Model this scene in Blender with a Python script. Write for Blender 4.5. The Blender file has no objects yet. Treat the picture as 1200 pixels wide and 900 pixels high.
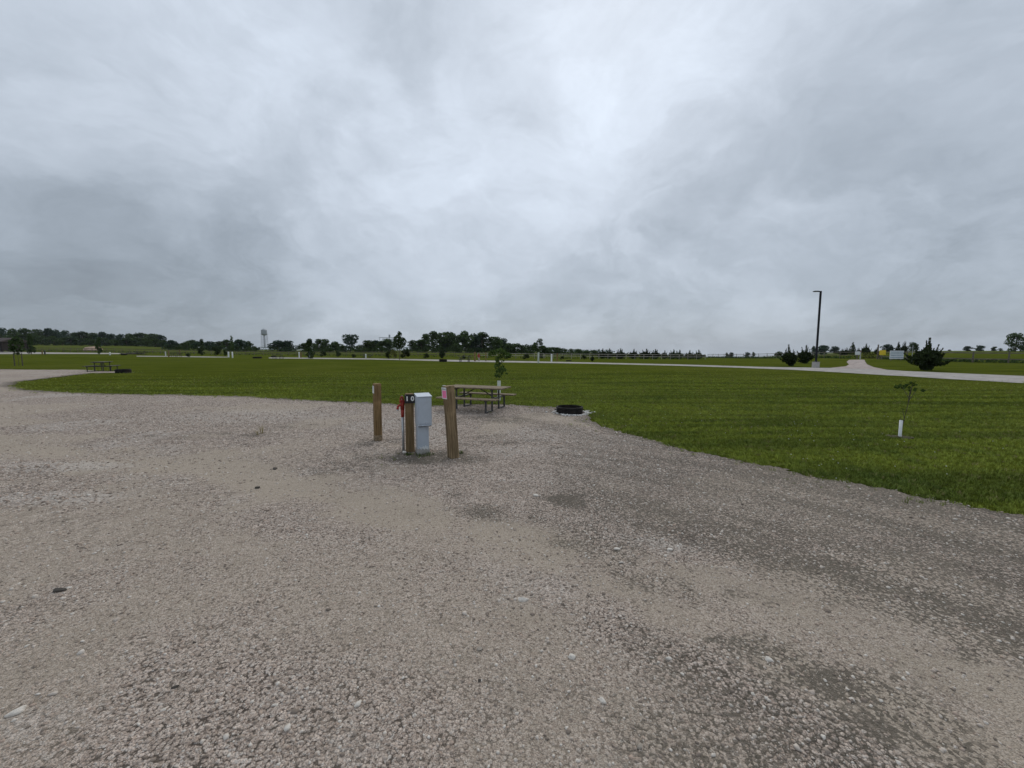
import bpy, bmesh, math, random
import numpy as np
from mathutils import Vector, Matrix, Euler
random.seed(7); rng = np.random.default_rng(11)
SC = bpy.context.scene
COL = SC.collection
R = math.radians

# ------------------------------------------------------------------ camera
F, HZ, H = 455.0, 40.0, 1.70            # focal length / horizon offset in 1200 px frame, eye height
TH = math.atan(HZ / F)                  # pitch down
cam = bpy.data.cameras.new('camera'); co = bpy.data.objects.new('camera', cam); COL.objects.link(co)
cam.sensor_width = 36.0; cam.lens = F / 1200 * 36; cam.clip_start = 0.05; cam.clip_end = 20000
co.location = (0, 0, H); co.rotation_euler = (math.pi / 2 - TH, 0, 0)
SC.camera = co
SC.render.resolution_x = 1024; SC.render.resolution_y = 768

# ------------------------------------------------------------------ node helpers
class NT:
    def __init__(s, nt): s.nt = nt; nt.nodes.clear()
    def n(s, typ, *links, **kw):
        nd = s.nt.nodes.new(typ)
        ins = kw.pop('ins', {})
        for k, v in kw.items(): setattr(nd, k, v)
        for k, v in ins.items(): s.set(nd, k, v)
        return nd
    def set(s, nd, k, v):
        sock = nd.inputs[k]
        if hasattr(v, 'is_output') or isinstance(v, bpy.types.NodeSocket): s.nt.links.new(v, sock)
        else: sock.default_value = v
    def math(s, op, a, b=0.0, c=None, clamp=False):
        nd = s.nt.nodes.new('ShaderNodeMath'); nd.operation = op; nd.use_clamp = clamp
        s.set(nd, 0, a); s.set(nd, 1, b)
        if c is not None: s.set(nd, 2, c)
        return nd.outputs[0]
    def mix(s, f, a, b):
        nd = s.nt.nodes.new('ShaderNodeMix'); nd.data_type = 'RGBA'
        s.set(nd, 0, f); s.set(nd, 6, c4(a)); s.set(nd, 7, c4(b))
        return nd.outputs[2]
    def mul(s, a, b):
        nd = s.nt.nodes.new('ShaderNodeMix'); nd.data_type = 'RGBA'; nd.blend_type = 'MULTIPLY'
        nd.inputs[0].default_value = 1; s.set(nd, 6, c4(a)); s.set(nd, 7, c4(b))
        return nd.outputs[2]
    def noise(s, vec, scale, detail=4, rough=.55, dist=0.0):
        nd = s.n('ShaderNodeTexNoise', ins={'Vector': vec, 'Scale': scale, 'Detail': detail, 'Roughness': rough, 'Distortion': dist})
        return nd.outputs[0]
    def ramp(s, f, lo, hi):
        nd = s.n('ShaderNodeMapRange', interpolation_type='SMOOTHSTEP', ins={'Value': f, 'From Min': lo, 'From Max': hi})
        return nd.outputs[0]
    def mapping(s, vec, scale=(1, 1, 1), rot=(0, 0, 0)):
        return s.n('ShaderNodeMapping', ins={'Vector': vec, 'Scale': scale, 'Rotation': rot}).outputs[0]
def c4(v):
    if isinstance(v, (tuple, list)) and len(v) == 3: return (*v, 1.0)
    return v

# ------------------------------------------------------------------ sky: one overcast cloud deck over a Nishita sky
SUN_AZ, SUN_EL = R(14), R(44)
W = bpy.data.worlds.new('World'); SC.world = W; W.use_nodes = True
w = NT(W.node_tree)
gen = w.n('ShaderNodeTexCoord').outputs['Generated']
D = w.n('ShaderNodeVectorMath', operation='NORMALIZE', ins={0: gen}).outputs[0]
sep = w.n('ShaderNodeSeparateXYZ', ins={0: D})
dz = w.math('MAXIMUM', sep.outputs[2], 0.0)
den = w.math('ADD', dz, 0.38)
px_ = w.math('DIVIDE', sep.outputs[0], den); py_ = w.math('DIVIDE', sep.outputs[1], den)
P = w.n('ShaderNodeCombineXYZ', ins={0: px_, 1: py_, 2: dz}).outputs[0]
warp = w.n('ShaderNodeTexNoise', ins={'Vector': P, 'Scale': 1.5, 'Detail': 6.0, 'Roughness': .6})
wv = w.n('ShaderNodeVectorMath', operation='SUBTRACT', ins={0: warp.outputs['Color'], 1: (.5, .5, .5)}).outputs[0]
wv2 = w.n('ShaderNodeVectorMath', operation='SCALE', ins={0: wv, 'Scale': 0.22}).outputs[0]
Dw = w.n('ShaderNodeVectorMath', operation='ADD', ins={0: D, 1: wv2}).outputs[0]
def pixdir(px, py):
    u = (px - 600) / F; v = (450 - py) / F
    d = Vector((u, math.cos(TH) + v * math.sin(TH), -math.sin(TH) + v * math.cos(TH)))
    return d
Dn = w.mapping(Dw, (1.0, 1.0, 1.7))
n_big = w.noise(P, 1.1, 6, .50, .35)
n_mid = w.noise(Dn, 4.2, 7, .55, .45)
n_fin = w.noise(Dn, 10.0, 6, .6, .3)
acc = w.math('MULTIPLY_ADD', w.math('SUBTRACT', n_big, .5), .11, w.math('MULTIPLY', w.math('SUBTRACT', n_mid, .5), .24))
acc = w.math('MULTIPLY_ADD', w.math('SUBTRACT', w.ramp(w.noise(Dn, 2.6, 7, .6, .8), .40, .60), .5), .085, acc)
acc = w.math('MULTIPLY_ADD', w.math('SUBTRACT', n_fin, .5), .19, acc)
# broad thin / thick places of the cloud deck (direction, radius in radians, amount)
LOBES = [((20, 10), 0.24, 0.04), ((190, 10), 0.24, 0.087), ((350, 10), 0.24, 0.016), ((500, 10), 0.17, -0.023), ((620, 10), 0.17, 0.068), ((700, 10), 0.17, 0.061), ((880, 10), 0.17, 0.155), ((1010, 10), 0.24, -0.025), ((1170, 10), 0.24, 0.023), ((20, 110), 0.24, 0.031), ((190, 110), 0.24, 0.025), ((350, 110), 0.24, 0.027), ((500, 110), 0.17, 0.033), ((700, 110), 0.17, 0.078), ((790, 110), 0.17, 0.041), ((880, 110), 0.17, 0.039), ((1010, 110), 0.24, -0.046), ((1170, 110), 0.24, 0.036), ((20, 200), 0.24, 0.024), ((190, 200), 0.24, -0.039), ((350, 200), 0.24, 0.016), ((500, 200), 0.17, 0.106), ((620, 200), 0.17, 0.057), ((700, 200), 0.17, 0.091), ((880, 200), 0.17, -0.05), ((1170, 200), 0.24, 0.015), ((190, 285), 0.24, -0.047), ((350, 285), 0.24, 0.019), ((500, 285), 0.17, 0.075), ((620, 285), 0.17, 0.061), ((700, 285), 0.17, -0.023), ((790, 285), 0.17, 0.015), ((880, 285), 0.17, 0.095), ((1010, 285), 0.24, 0.029), ((1170, 285), 0.24, -0.036), ((20, 370), 0.24, -0.079), ((190, 370), 0.24, -0.062), ((350, 370), 0.24, -0.017), ((500, 370), 0.17, -0.021), ((700, 370), 0.17, 0.012), ((790, 370), 0.17, -0.042), ((880, 370), 0.17, -0.033), ((1010, 370), 0.24, -0.025), ((1170, 370), 0.24, -0.069),
         ((705, 150), .06, .07), ((672, 85), .05, .06), ((830, 262), .03, .04), ((795, 280), .06, -.05), ((640, 150), .06, -.05)]
for (pp, rad, amt) in LOBES:
    d = pixdir(*pp).normalized()
    dist = w.n('ShaderNodeVectorMath', operation='DISTANCE', ins={0: Dw, 1: tuple(d)}).outputs['Value']
    q = w.math('DIVIDE', dist, rad)
    g = w.math('POWER', 2.718, w.math('MULTIPLY', w.math('MULTIPLY', q, q), -1.0))
    acc = w.math('MULTIPLY_ADD', g, amt, acc)
# brighter overhead than at the horizon, as an overcast is
acc = w.math('MULTIPLY_ADD', w.math('POWER', dz, .8), .13, acc)
val = w.math('ADD', acc, 0.50)
val = w.math('MINIMUM', w.math('MAXIMUM', val, .20), .95)
tint = w.mix(w.ramp(val, .3, .75), (0.86, 0.99, 1.15), (0.90, 1.0, 1.14))
cloud = w.mul(tint, w.n('ShaderNodeCombineXYZ', ins={0: val, 1: val, 2: val}).outputs[0])
sky = w.n('ShaderNodeTexSky', sky_type='NISHITA', sun_disc=False, sun_elevation=SUN_EL, sun_rotation=SUN_AZ)
SKY_STR = 0.1
c10 = w.n('ShaderNodeVectorMath', operation='SCALE', ins={0: cloud, 'Scale': 0.98 / SKY_STR}).outputs[0]
bg = w.n('ShaderNodeBackground', ins={'Color': w.mix(.95, sky.outputs[0], c10), 'Strength': SKY_STR})
w.nt.links.new(bg.outputs[0], w.n('ShaderNodeOutputWorld').inputs[0])
# ------------------------------------------------------------------ sun behind the clouds
sl = bpy.data.lights.new('sun', 'SUN'); sl.energy = 1.2; sl.angle = R(50); sl.color = (1, .93, .82)
so = bpy.data.objects.new('sun', sl); COL.objects.link(so)
so.rotation_euler = (math.pi / 2 - SUN_EL, 0, math.pi - SUN_AZ); so.location = (0, 0, 60)
SC.view_settings.view_transform = 'Standard'; SC.view_settings.look = 'None'
SC.view_settings.exposure = 0.0; SC.view_settings.gamma = 1.0; SC.view_settings.use_curve_mapping = False

# ------------------------------------------------------------------ terrain height
TB = [-1.5, -1.15, -.95, -.75, -.5, -.2, .05, .3, .5, .68, .8, .95, 1.2, 1.6]
TY = [30, 38, 55, 80, 125, 300, 900, 5000]
TT = [(0, .3, 414.5, 410.8, 404.8, 404, 404), (0, .25, 415, 411, 404.8, 404.5, 404.5), (0, .1, 417, 412, 405.8, 406, 407),
      (0, 0, 418.8, 414, 410, 409.5, 409.5), (0, 0, 419.2, 414.5, 411.5, 410.5, 410.5), (0, 0, 418.7, 414, 412, 410.8, 410.8),
      (0, 0, 420.2, 416.5, 413, 411.5, 411.5), (0, 0, 421, 418, 415.5, 414.5, 414), (0, 0, 421.5, 419.2, 418.6, 418.6, 419),
      (0, 0, 420.5, 418.8, 418.4, 418.2, 418.6), (0, .05, 418.5, 416, 414.5, 414, 414), (.05, .25, 417, 414, 412.3, 411.5, 411.2),
      (.1, .3, 415, 412.4, 411.5, 411.2, 411), (.1, .3, 415, 412.4, 411.5, 411.2, 411)]
_rows = []
for r in TT:
    z = [0.0, r[0], r[1]] + [H - (r[i] - 410) * TY[i + 1] / F for i in range(2, 7)]
    _rows.append(z)
_rows = np.array(_rows)
NB, NU = 260, 260
_bg = np.linspace(-1.5, 1.6, NB); _ug = np.linspace(math.log(30), math.log(5000), NU)
_t = np.array([np.interp(_ug, np.log(TY), r) for r in _rows])
_tab = np.array([np.interp(_bg, TB, _t[:, j]) for j in range(NU)]).T
def _blur(a, n, ax):
    k = np.hanning(n + 2)[1:-1]; k /= k.sum()
    p = [(0, 0), (0, 0)]; p[ax] = (n // 2, n // 2)
    b = np.pad(a, p, mode='edge')
    return np.apply_along_axis(lambda v: np.convolve(v, k, 'valid'), ax, b)
_tab = _blur(_blur(_tab, 17, 0), 13, 1)
_tab[:, :3] = 0
def gz(X, Y):
    X = np.asarray(X, float); Y = np.asarray(Y, float)
    Yc = np.clip(Y, 30, 4999); b = np.clip(X / np.maximum(Yc, 30), -1.4999, 1.5999); u = np.log(Yc)
    fb = (b + 1.5) / 3.1 * (NB - 1); fu = (u - math.log(30)) / (math.log(5000) - math.log(30)) * (NU - 1)
    i = np.clip(fb.astype(int), 0, NB - 2); j = np.clip(fu.astype(int), 0, NU - 2); a = fb - i; c = fu - j
    z = (_tab[i, j] * (1 - a) + _tab[i + 1, j] * a) * (1 - c) + (_tab[i, j + 1] * (1 - a) + _tab[i + 1, j + 1] * a) * c
    return np.where(Y <= 30, 0.0, z)
def ray(px, py):
    d = pixdir(px, py); return d
def atY(px, py, Y):                     # the point at depth Y seen at (px, py)
    d = ray(px, py); t = Y / d.y
    return Vector((d.x * t, Y, H + d.z * t))
def at(px, py, z=None):                 # the ground point seen at (px, py)
    d = ray(px, py)
    if z is not None:
        t = (z - H) / d.z; return Vector((d.x * t, d.y * t, z))
    lo, t = 0.5, 0.5
    while t < 6000:
        p = d * t
        if H + p.z < float(gz(p.x, p.y)): break
        lo = t; t *= 1.02
    a, b = lo, t
    for _ in range(40):
        m = (a + b) / 2; p = d * m
        if H + p.z < float(gz(p.x, p.y)): b = m
        else: a = m
    p = d * b; return Vector((p.x, p.y, float(gz(p.x, p.y))))
def gp(px, Y):                          # ground point straight below column px at depth Y
    X = (px - 600) / F * Y * 1.0; return Vector((X, Y, float(gz(X, Y))))

# ------------------------------------------------------------------ numpy noise
_perm = rng.random((256, 256))
def vnoise(x, y):
    xi = np.floor(x).astype(int); yi = np.floor(y).astype(int); fx = x - xi; fy = y - yi
    fx = fx * fx * (3 - 2 * fx); fy = fy * fy * (3 - 2 * fy)
    g = lambda a, b: _perm[a % 256, b % 256]
    return (g(xi, yi) * (1 - fx) + g(xi + 1, yi) * fx) * (1 - fy) + (g(xi, yi + 1) * (1 - fx) + g(xi + 1, yi + 1) * fx) * fy
def fbm(x, y, o=4):
    s = 0; a = .5; t = 0
    for k in range(o):
        s = s + a * vnoise(x * 2 ** k + 17.3 * k, y * 2 ** k + 9.1 * k); t += a; a *= .55
    return s / t
def sstep(a, b, x):
    t = np.clip((x - a) / (b - a), 0, 1); return t * t * (3 - 2 * t)

# ------------------------------------------------------------------ object helpers
def tag(o, label=None, cat=None, group=None, kind=None):
    if label: o['label'] = label
    if cat: o['category'] = cat
    if group: o['group'] = group
    if kind: o['kind'] = kind
    return o
def thing(name, label, cat, loc=(0, 0, 0), rz=0, group=None, rot=None):
    o = bpy.data.objects.new(name, None); COL.objects.link(o); o.empty_display_size = .2
    o.location = loc; o.rotation_euler = rot if rot else (0, 0, rz)
    return tag(o, label, cat, group)
def link(name, me, mat=None, parent=None, loc=(0, 0, 0)):
    o = bpy.data.objects.new(name, me); COL.objects.link(o)
    if mat is not None:
        if not me.materials: me.materials.append(mat)
    o.location = loc
    if parent: o.parent = parent
    return o
def pymesh(name, v, f):
    me = bpy.data.meshes.new(name); me.from_pydata([tuple(p) for p in v], [], [tuple(q) for q in f]); me.update(); return me
def npmesh(name, V, Q):                 # fast mesh out of numpy verts and equal-sized faces
    V = np.ascontiguousarray(V, dtype=np.float32); Q = np.ascontiguousarray(Q, dtype=np.int32); k = Q.shape[1]
    me = bpy.data.meshes.new(name); me.vertices.add(len(V)); me.vertices.foreach_set('co', V.ravel())
    me.loops.add(Q.size); me.loops.foreach_set('vertex_index', Q.ravel())
    me.polygons.add(len(Q)); me.polygons.foreach_set('loop_start', np.arange(0, Q.size, k, dtype=np.int32))
    me.update(calc_edges=True); me.validate(); return me
def smooth(me): me.polygons.foreach_set('use_smooth', [True] * len(me.polygons)); return me
def fattr(me, name, arr):
    a = me.attributes.new(name, 'FLOAT', 'POINT'); a.data.foreach_set('value', np.asarray(arr, np.float32).ravel())
class MB:
    def __init__(s): s.bm = bmesh.new()
    def box(s, c, size, rot=None, bevel=0.0, taper=1.0):
        r = bmesh.ops.create_cube(s.bm, size=1.0); vs = r['verts']
        for v in vs:
            k = taper if v.co.z > 0 else 1.0
            v.co = Vector((v.co.x * size[0] * k, v.co.y * size[1] * k, v.co.z * size[2]))
        if bevel:
            es = {e for v in vs for e in v.link_edges}
            g = bmesh.ops.bevel(s.bm, geom=list(es), offset=bevel, segments=1, affect='EDGES')
            vs = list({v for f in g['faces'] for v in f.verts} | {v for v in vs if v.is_valid})
        M = (rot.to_matrix() if isinstance(rot, Euler) else rot) if rot is not None else Matrix.Identity(3)
        for v in vs: v.co = M @ v.co + Vector(c)
        return s
    def cyl(s, p0, p1, r0, r1=None, seg=10, caps=True):
        r1 = r0 if r1 is None else r1; p0 = Vector(p0); p1 = Vector(p1); d = (p1 - p0).normalized()
        a = d.orthogonal().normalized(); b = d.cross(a)
        A = [s.bm.verts.new(p0 + (a * math.cos(t) + b * math.sin(t)) * r0) for t in [2 * math.pi * i / seg for i in range(seg)]]
        B = [s.bm.verts.new(p1 + (a * math.cos(t) + b * math.sin(t)) * r1) for t in [2 * math.pi * i / seg for i in range(seg)]]
        for i in range(seg): s.bm.faces.new((A[i], A[(i + 1) % seg], B[(i + 1) % seg], B[i]))
        if caps: s.bm.faces.new(A[::-1]); s.bm.faces.new(B)
        return s
    def tube(s, pts, rs, seg=8):
        for i in range(len(pts) - 1):
            s.cyl(pts[i], pts[i + 1], rs[i], rs[i + 1], seg)
        return s
    def ball(s, c, r, sub=2, sc=(1, 1, 1), jit=0.0):
        g = bmesh.ops.create_icosphere(s.bm, subdivisions=sub, radius=r)
        for v in g['verts']:
            k = 1 + random.uniform(-jit, jit)
            v.co = Vector((v.co.x * sc[0] * k, v.co.y * sc[1] * k, v.co.z * sc[2] * k)) + Vector(c)
        return s
    def lathe(s, prof, seg=24, c=(0, 0, 0)):
        rings = []
        for (r, z) in prof:
            rings.append([s.bm.verts.new(Vector((r * math.cos(2 * math.pi * i / seg), r * math.sin(2 * math.pi * i / seg), z)) + Vector(c)) for i in range(seg)])
        for a, b in zip(rings, rings[1:]):
            for i in range(seg): s.bm.faces.new((a[i], a[(i + 1) % seg], b[(i + 1) % seg], b[i]))
        return s
    def face(s, pts): s.bm.faces.new([s.bm.verts.new(Vector(p)) for p in pts]); return s
    def build(s, name, mat, parent=None, smth=False, loc=(0, 0, 0)):
        bmesh.ops.recalc_face_normals(s.bm, faces=s.bm.faces)
        me = bpy.data.meshes.new(name); s.bm.to_mesh(me); s.bm.free()
        if smth: smooth(me)
        return link(name, me, mat, parent, loc)
def kids(o): return [c for c in COL.objects if c.parent == o]
_kids = {}
def copy_tree(root, loc, rz=None, scale=None, label=None, group=None):
    if root not in _kids:
        _kids[root] = [(c, kids(c)) for c in kids(root)]
    r = root.copy(); COL.objects.link(r); r.location = loc
    if rz is not None: r.rotation_euler = (0, 0, rz)
    if scale is not None: r.scale = scale if hasattr(scale, '__len__') else (scale,) * 3
    if label: r['label'] = label
    if group: r['group'] = group
    for c, sub in _kids[root]:
        d = c.copy(); COL.objects.link(d); d.parent = r
        for g in sub:
            e = g.copy(); COL.objects.link(e); e.parent = d
    return r

# ------------------------------------------------------------------ materials
def mat(name, col, rough=.8, metal=0.0, var=.25, scale=8, stretch=(1, 1, 1), bump=0.0, bscale=None, dirt=None, rnd=0.0, spec=.3):
    m = bpy.data.materials.new(name); m.use_nodes = True; t = NT(m.node_tree)
    co_ = t.n('ShaderNodeTexCoord').outputs['Object']
    v = t.mapping(co_, stretch)
    n = t.noise(v, scale, 6, .6)
    c = t.mix(t.ramp(n, .3, .7), tuple(x * (1 - var) for x in col), tuple(min(1, x * (1 + var)) for x in col))
    if dirt:
        c = t.mix(t.math('MULTIPLY', t.ramp(t.noise(v, scale * .45, 5, .65), .52, .68), dirt[1]), c, dirt[0])
    if rnd:
        oi = t.n('ShaderNodeObjectInfo').outputs['Random']
        k = t.math('MULTIPLY_ADD', oi, rnd, 1 - rnd / 2)
        c = t.mul(c, t.n('ShaderNodeCombineXYZ', ins={0: k, 1: k, 2: k}).outputs[0])
    b = t.n('ShaderNodeBsdfPrincipled', ins={'Base Color': c, 'Roughness': rough, 'Metallic': metal, 'Specular IOR Level': spec})
    if bump:
        bn = t.n('ShaderNodeBump', ins={'Height': t.noise(v, bscale or scale * 2, 6, .65), 'Strength': bump, 'Distance': .02})
        t.nt.links.new(bn.outputs[0], b.inputs['Normal'])
    t.nt.links.new(b.outputs[0], t.n('ShaderNodeOutputMaterial').inputs[0])
    return m

# ================================================================== GROUND (grass land as one sheet to the horizon)
def grass_colour(t):
    pos = t.n('ShaderNodeNewGeometry').outputs['Position']
    a = t.noise(pos, .09, 4, .6, .6)
    b = t.noise(t.mapping(pos, (.12, 1.3, .3), (0, 0, .10)), .9, 5, .65, 1.4)      # passes of the mower
    c_ = t.noise(pos, 7.0, 5, .65)
    e = t.noise(t.mapping(pos, (1, .35, 1)), 1.4, 5, .65, .8)
    base = t.mix(t.ramp(b, .38, .62), (.053, .068, .010), (.104, .123, .016))
    base = t.mix(t.math('MULTIPLY', t.ramp(a, .42, .68), .55), base, (.112, .124, .024))
    base = t.mix(t.math('MULTIPLY', t.ramp(e, .52, .72), .55), base, (.038, .058, .012))
    base = t.mix(t.math('MULTIPLY', t.ramp(c_, .45, .75), .5), base, (.032, .050, .010))
    return pos, base
m = bpy.data.materials.new('mown_grass_ground'); m.use_nodes = True; t = NT(m.node_tree)
pos, base = grass_colour(t)
far = t.math('SUBTRACT', t.n('ShaderNodeSeparateXYZ', ins={0: pos}).outputs[1], 0.0)
base = t.mix(t.math('MULTIPLY', t.ramp(far, 95, 150), .75), base, t.mix(t.noise(t.mapping(pos, (.3, 1, 1)), .03, 5, .6), (.060, .082, .020), (.112, .122, .034)))
bn = t.n('ShaderNodeBump', ins={'Height': t.math('ADD', t.noise(pos, 14, 6, .7), t.noise(t.mapping(pos, (.4, 1, 1)), 1.6, 5, .6)), 'Strength': .9, 'Distance': .09})
bs = t.n('ShaderNodeBsdfPrincipled', ins={'Base Color': base, 'Roughness': 1.0, 'Specular IOR Level': 0.0, 'Normal': bn.outputs[0]})
t.nt.links.new(bs.outputs[0], t.n('ShaderNodeOutputMaterial').inputs[0])
M_GROUND = m

def spaced(lo, hi, n, c=0.0, k=6.0):
    a = math.asinh((lo - c) / k); b = math.asinh((hi - c) / k)
    return c + k * np.sinh(np.linspace(a, b, n))
def sheet(xs, ys, zf):
    X, Y = np.meshgrid(xs, ys, indexing='ij'); Z = zf(X, Y)
    V = np.stack([X, Y, Z], -1).reshape(-1, 3); n, k = X.shape
    I = np.arange(n * k).reshape(n, k)
    Q = np.stack([I[:-1, :-1], I[1:, :-1], I[1:, 1:], I[:-1, 1:]], -1).reshape(-1, 4)
    return V, Q
V, Q = sheet(spaced(-7000, 7000, 330, 0, 26), spaced(-400, 5200, 300, 6, 26), gz)
GZ0, GZ1 = float(V[:, 2].min()), float(V[:, 2].max())
ground = tag(link('ground', smooth(npmesh('ground', V, Q)), M_GROUND), kind='structure')

# ================================================================== GRAVEL LOT
def poly_world(pts): return np.array([[*at(*p)][:2] for p in pts])
EDGE = [(1300, 633), (1200, 608), (1130, 594), (1050, 579), (950, 559), (850, 538), (800, 527), (760, 516), (725, 506), (702, 499), (692, 493), (690, 488),
        (684, 480.5), (668, 477.5), (640, 478), (610, 476), (590, 474.6), (560, 474), (540, 474.6), (520, 476.5), (500, 476.5), (480, 475.6), (460, 474), (430, 472.6),
        (400, 471.6), (340, 468.3), (300, 465.5), (250, 464), (200, 463), (120, 462), (60, 459.5), (30, 457), (12, 452.5), (20, 448), (60, 443), (104, 437.6),
        (150, 437.2), (152, 436), (112, 434.8), (100, 433.3), (50, 433.5), (0, 433), (-60, 433)]
EW = poly_world(EDGE)
POLY = np.vstack([[[11, -6]], [[9.5, -2.2]], EW, [[-75, EW[-1][1]], [-75, -6]]])
def inside(X, Y, P):
    r = np.zeros(X.shape, bool); n = len(P)
    for i in range(n):
        x0, y0 = P[i]; x1, y1 = P[(i + 1) % n]
        if y0 == y1: continue
        c = (y0 > Y) != (y1 > Y)
        r ^= c & (X < (x1 - x0) * (Y - y0) / (y1 - y0) + x0)
    return r
def dist_line(X, Y, P, both=False):
    best = np.full(X.shape, 1e9); S = np.zeros(X.shape); acc_ = 0; sg = np.zeros(X.shape)
    for i in range(len(P) - 1):
        a = P[i]; b = P[i + 1]; d = b - a; L = np.hypot(*d)
        tt = np.clip(((X - a[0]) * d[0] + (Y - a[1]) * d[1]) / (L * L), 0, 1)
        ex = X - a[0] - tt * d[0]; ey = Y - a[1] - tt * d[1]; q = np.hypot(ex, ey)
        k = q < best; best = np.where(k, q, best); S = np.where(k, acc_ + tt * L, S)
        sg = np.where(k, np.sign(d[0] * ey - d[1] * ex), sg); acc_ += L
    return (best, S, sg) if both else best
TRK = poly_world([(-250, 500), (-60, 520), (130, 535), (260, 548), (360, 574), (480, 600), (600, 625), (720, 665), (850, 715), (980, 765), (1130, 830), (1300, 905)])
TRK2 = poly_world([(-200, 640), (0, 640), (140, 640), (300, 670), (450, 730), (560, 800), (640, 880), (700, 960)])
def ell(X, Y, px, py, rx, ry, ang=0.0, sub=1.0):
    c = at(px, py); ex = abs(at(px + rx, py).x - c.x); ey = abs(at(px, py - ry).y - at(px, py + ry).y) / 2
    dx = X - c.x; dy = Y - c.y; ca, sa = math.cos(ang), math.sin(ang)
    return np.exp(-(((dx * ca + dy * sa) / ex) ** 2 + ((-dx * sa + dy * ca) / ey) ** 2))
def gravel_masks(X, Y):
    d1, s1, sg = dist_line(X, Y, TRK, True); d2, s2, _ = dist_line(X, Y, TRK2, True)
    wob = (fbm(X * 1.3, Y * 1.3) - .5)
    tan = 1.0 * (1 - sstep(.0, 1.0, d1 + wob * 1.5)) * (.45 + .55 * sstep(.3, .6, fbm(s1 * .5, d1 * 3 + 5)))
    tan = np.maximum(tan, .45 * (1 - sstep(.0, 1.3, d2 + wob * 1.8)))
    tan = np.maximum(tan, .75 * ell(X, Y, 190, 528, 190, 26) * sstep(.35, .6, fbm(X * .8, Y * .8)))
    tan = np.maximum(tan, .5 * sstep(.52, .66, fbm(X * .45 + 7, Y * .45)))
    sd = d1 * sg
    streak = .6 * fbm(sd * 2.2 + 31, s1 * .25, 4) + .4 * fbm(sd * 7.5 + 11, s1 * .8, 4)
    right = sstep(-.1, 1.6, X) * (1 - sstep(5.5, 9, Y))
    dark = (.42 + .55 * sstep(.40, .60, streak)) * right * sstep(.25, .9, d1)
    rag = sstep(.32, .62, fbm(X * 3.1, Y * 3.1 + 40))
    for (px, py, rx, ry, am) in [(654, 588, 46, 9, 2.2), (600, 603, 90, 8, .8), (745, 612, 85, 8, .9), (442, 520, 22, 4, 1.2), (533, 541, 24, 5, 1.2), (488, 538, 56, 7, 2.2), (765, 618, 85, 9, .9), (700, 640, 60, 7, .6), (480, 541, 50, 7, .95), (400, 550, 60, 7, .7), (560, 580, 70, 8, .4),  # ellipses at post and box feet paint contact shade over dark soil
                                 (830, 632, 60, 8, .7), (930, 665, 85, 13, .9), (1020, 700, 95, 12, .9), (1130, 715, 80, 14, .7), (1160, 770, 70, 12, .7), (700, 735, 55, 8, .6), (880, 700, 70, 8, .6),
                                 (980, 800, 80, 22, .9), (1060, 860, 90, 25, .8), (900, 760, 70, 12, .6), (1180, 640, 60, 12, .6), (760, 795, 60, 10, .4), (580, 492, 45, 5, .8), (565, 484, 30, 4, .8), (655, 497, 40, 3, .3),
                                 (240, 512, 90, 4, .6), (330, 500, 60, 3, .5), (600, 520, 60, 4, .6), (690, 540, 60, 5, .35), (560, 512, 36, 3, .6), (60, 610, 50, 8, .2), (300, 700, 60, 10, .2)]:
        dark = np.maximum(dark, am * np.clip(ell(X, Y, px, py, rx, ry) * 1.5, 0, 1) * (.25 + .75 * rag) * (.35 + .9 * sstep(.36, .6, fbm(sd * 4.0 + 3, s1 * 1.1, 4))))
    de = dist_line(X, Y, EW)
    dark = np.maximum(dark, .95 * (1 - sstep(.05, .42, de + wob * .45)))
    dark = np.maximum(dark, .42 * sstep(.5, .66, fbm(X * 1.1 + 3, Y * 1.1 + 80)) * sstep(-1.5, 1.5, X))
    pale = .75 * sstep(.5, .68, fbm(X * .7 + 50, Y * .7)) * (1 - tan)
    for (px, py, rx, ry, am) in [(80, 548, 85, 7, 1), (60, 585, 90, 9, 1), (790, 640, 55, 13, 1), (740, 632, 40, 6, .8), (300, 488, 130, 10, .7), (700, 560, 120, 18, .6), (640, 510, 70, 12, .7), (900, 590, 120, 18, .5),
                                 (1150, 610, 60, 10, .5), (600, 705, 40, 6, .6), (350, 820, 60, 14, .6), (130, 645, 60, 6, .5), (40, 850, 50, 30, .6), (420, 880, 60, 20, .5), (620, 530, 90, 10, .6), (900, 840, 80, 25, .4), (1100, 790, 60, 15, .4)]:
        pale = np.maximum(pale, am * np.clip(ell(X, Y, px, py, rx, ry) * 1.3, 0, 1))
    pale = pale * (1 - .4 * dark)
    return tan, dark, np.clip(pale, 0, 1), de
def gravel_z(X, Y):
    r = .018 * (fbm(X * 1.1, Y * 1.1) - .5) + .007 * (fbm(X * 6, Y * 6) - .5)
    d1, s1, sg = dist_line(X, Y, TRK, True)
    r = r - .012 * np.exp(-(d1 / .35) ** 2) + .008 * np.exp(-((d1 - .55) / .2) ** 2)
    return gz(X, Y) + .022 + r
m = bpy.data.materials.new('crushed_limestone_gravel'); m.use_nodes = True; t = NT(m.node_tree)
pos = t.n('ShaderNodeNewGeometry').outputs['Position']
A = lambda nm: t.n('ShaderNodeAttribute', attribute_name=nm).outputs['Fac']
wv = t.n('ShaderNodeVectorMath', operation='SCALE', ins={0: t.n('ShaderNodeTexNoise', ins={'Vector': pos, 'Scale': 30, 'Detail': 3}).outputs['Color'], 'Scale': .012}).outputs[0]
pw = t.n('ShaderNodeVectorMath', operation='ADD', ins={0: pos, 1: wv}).outputs[0]
v1 = t.n('ShaderNodeTexVoronoi', ins={'Vector': pw, 'Scale': 66.0, 'Randomness': 1.0}); v2 = t.n('ShaderNodeTexVoronoi', ins={'Vector': pw, 'Scale': 150.0, 'Randomness': 1.0})
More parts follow.
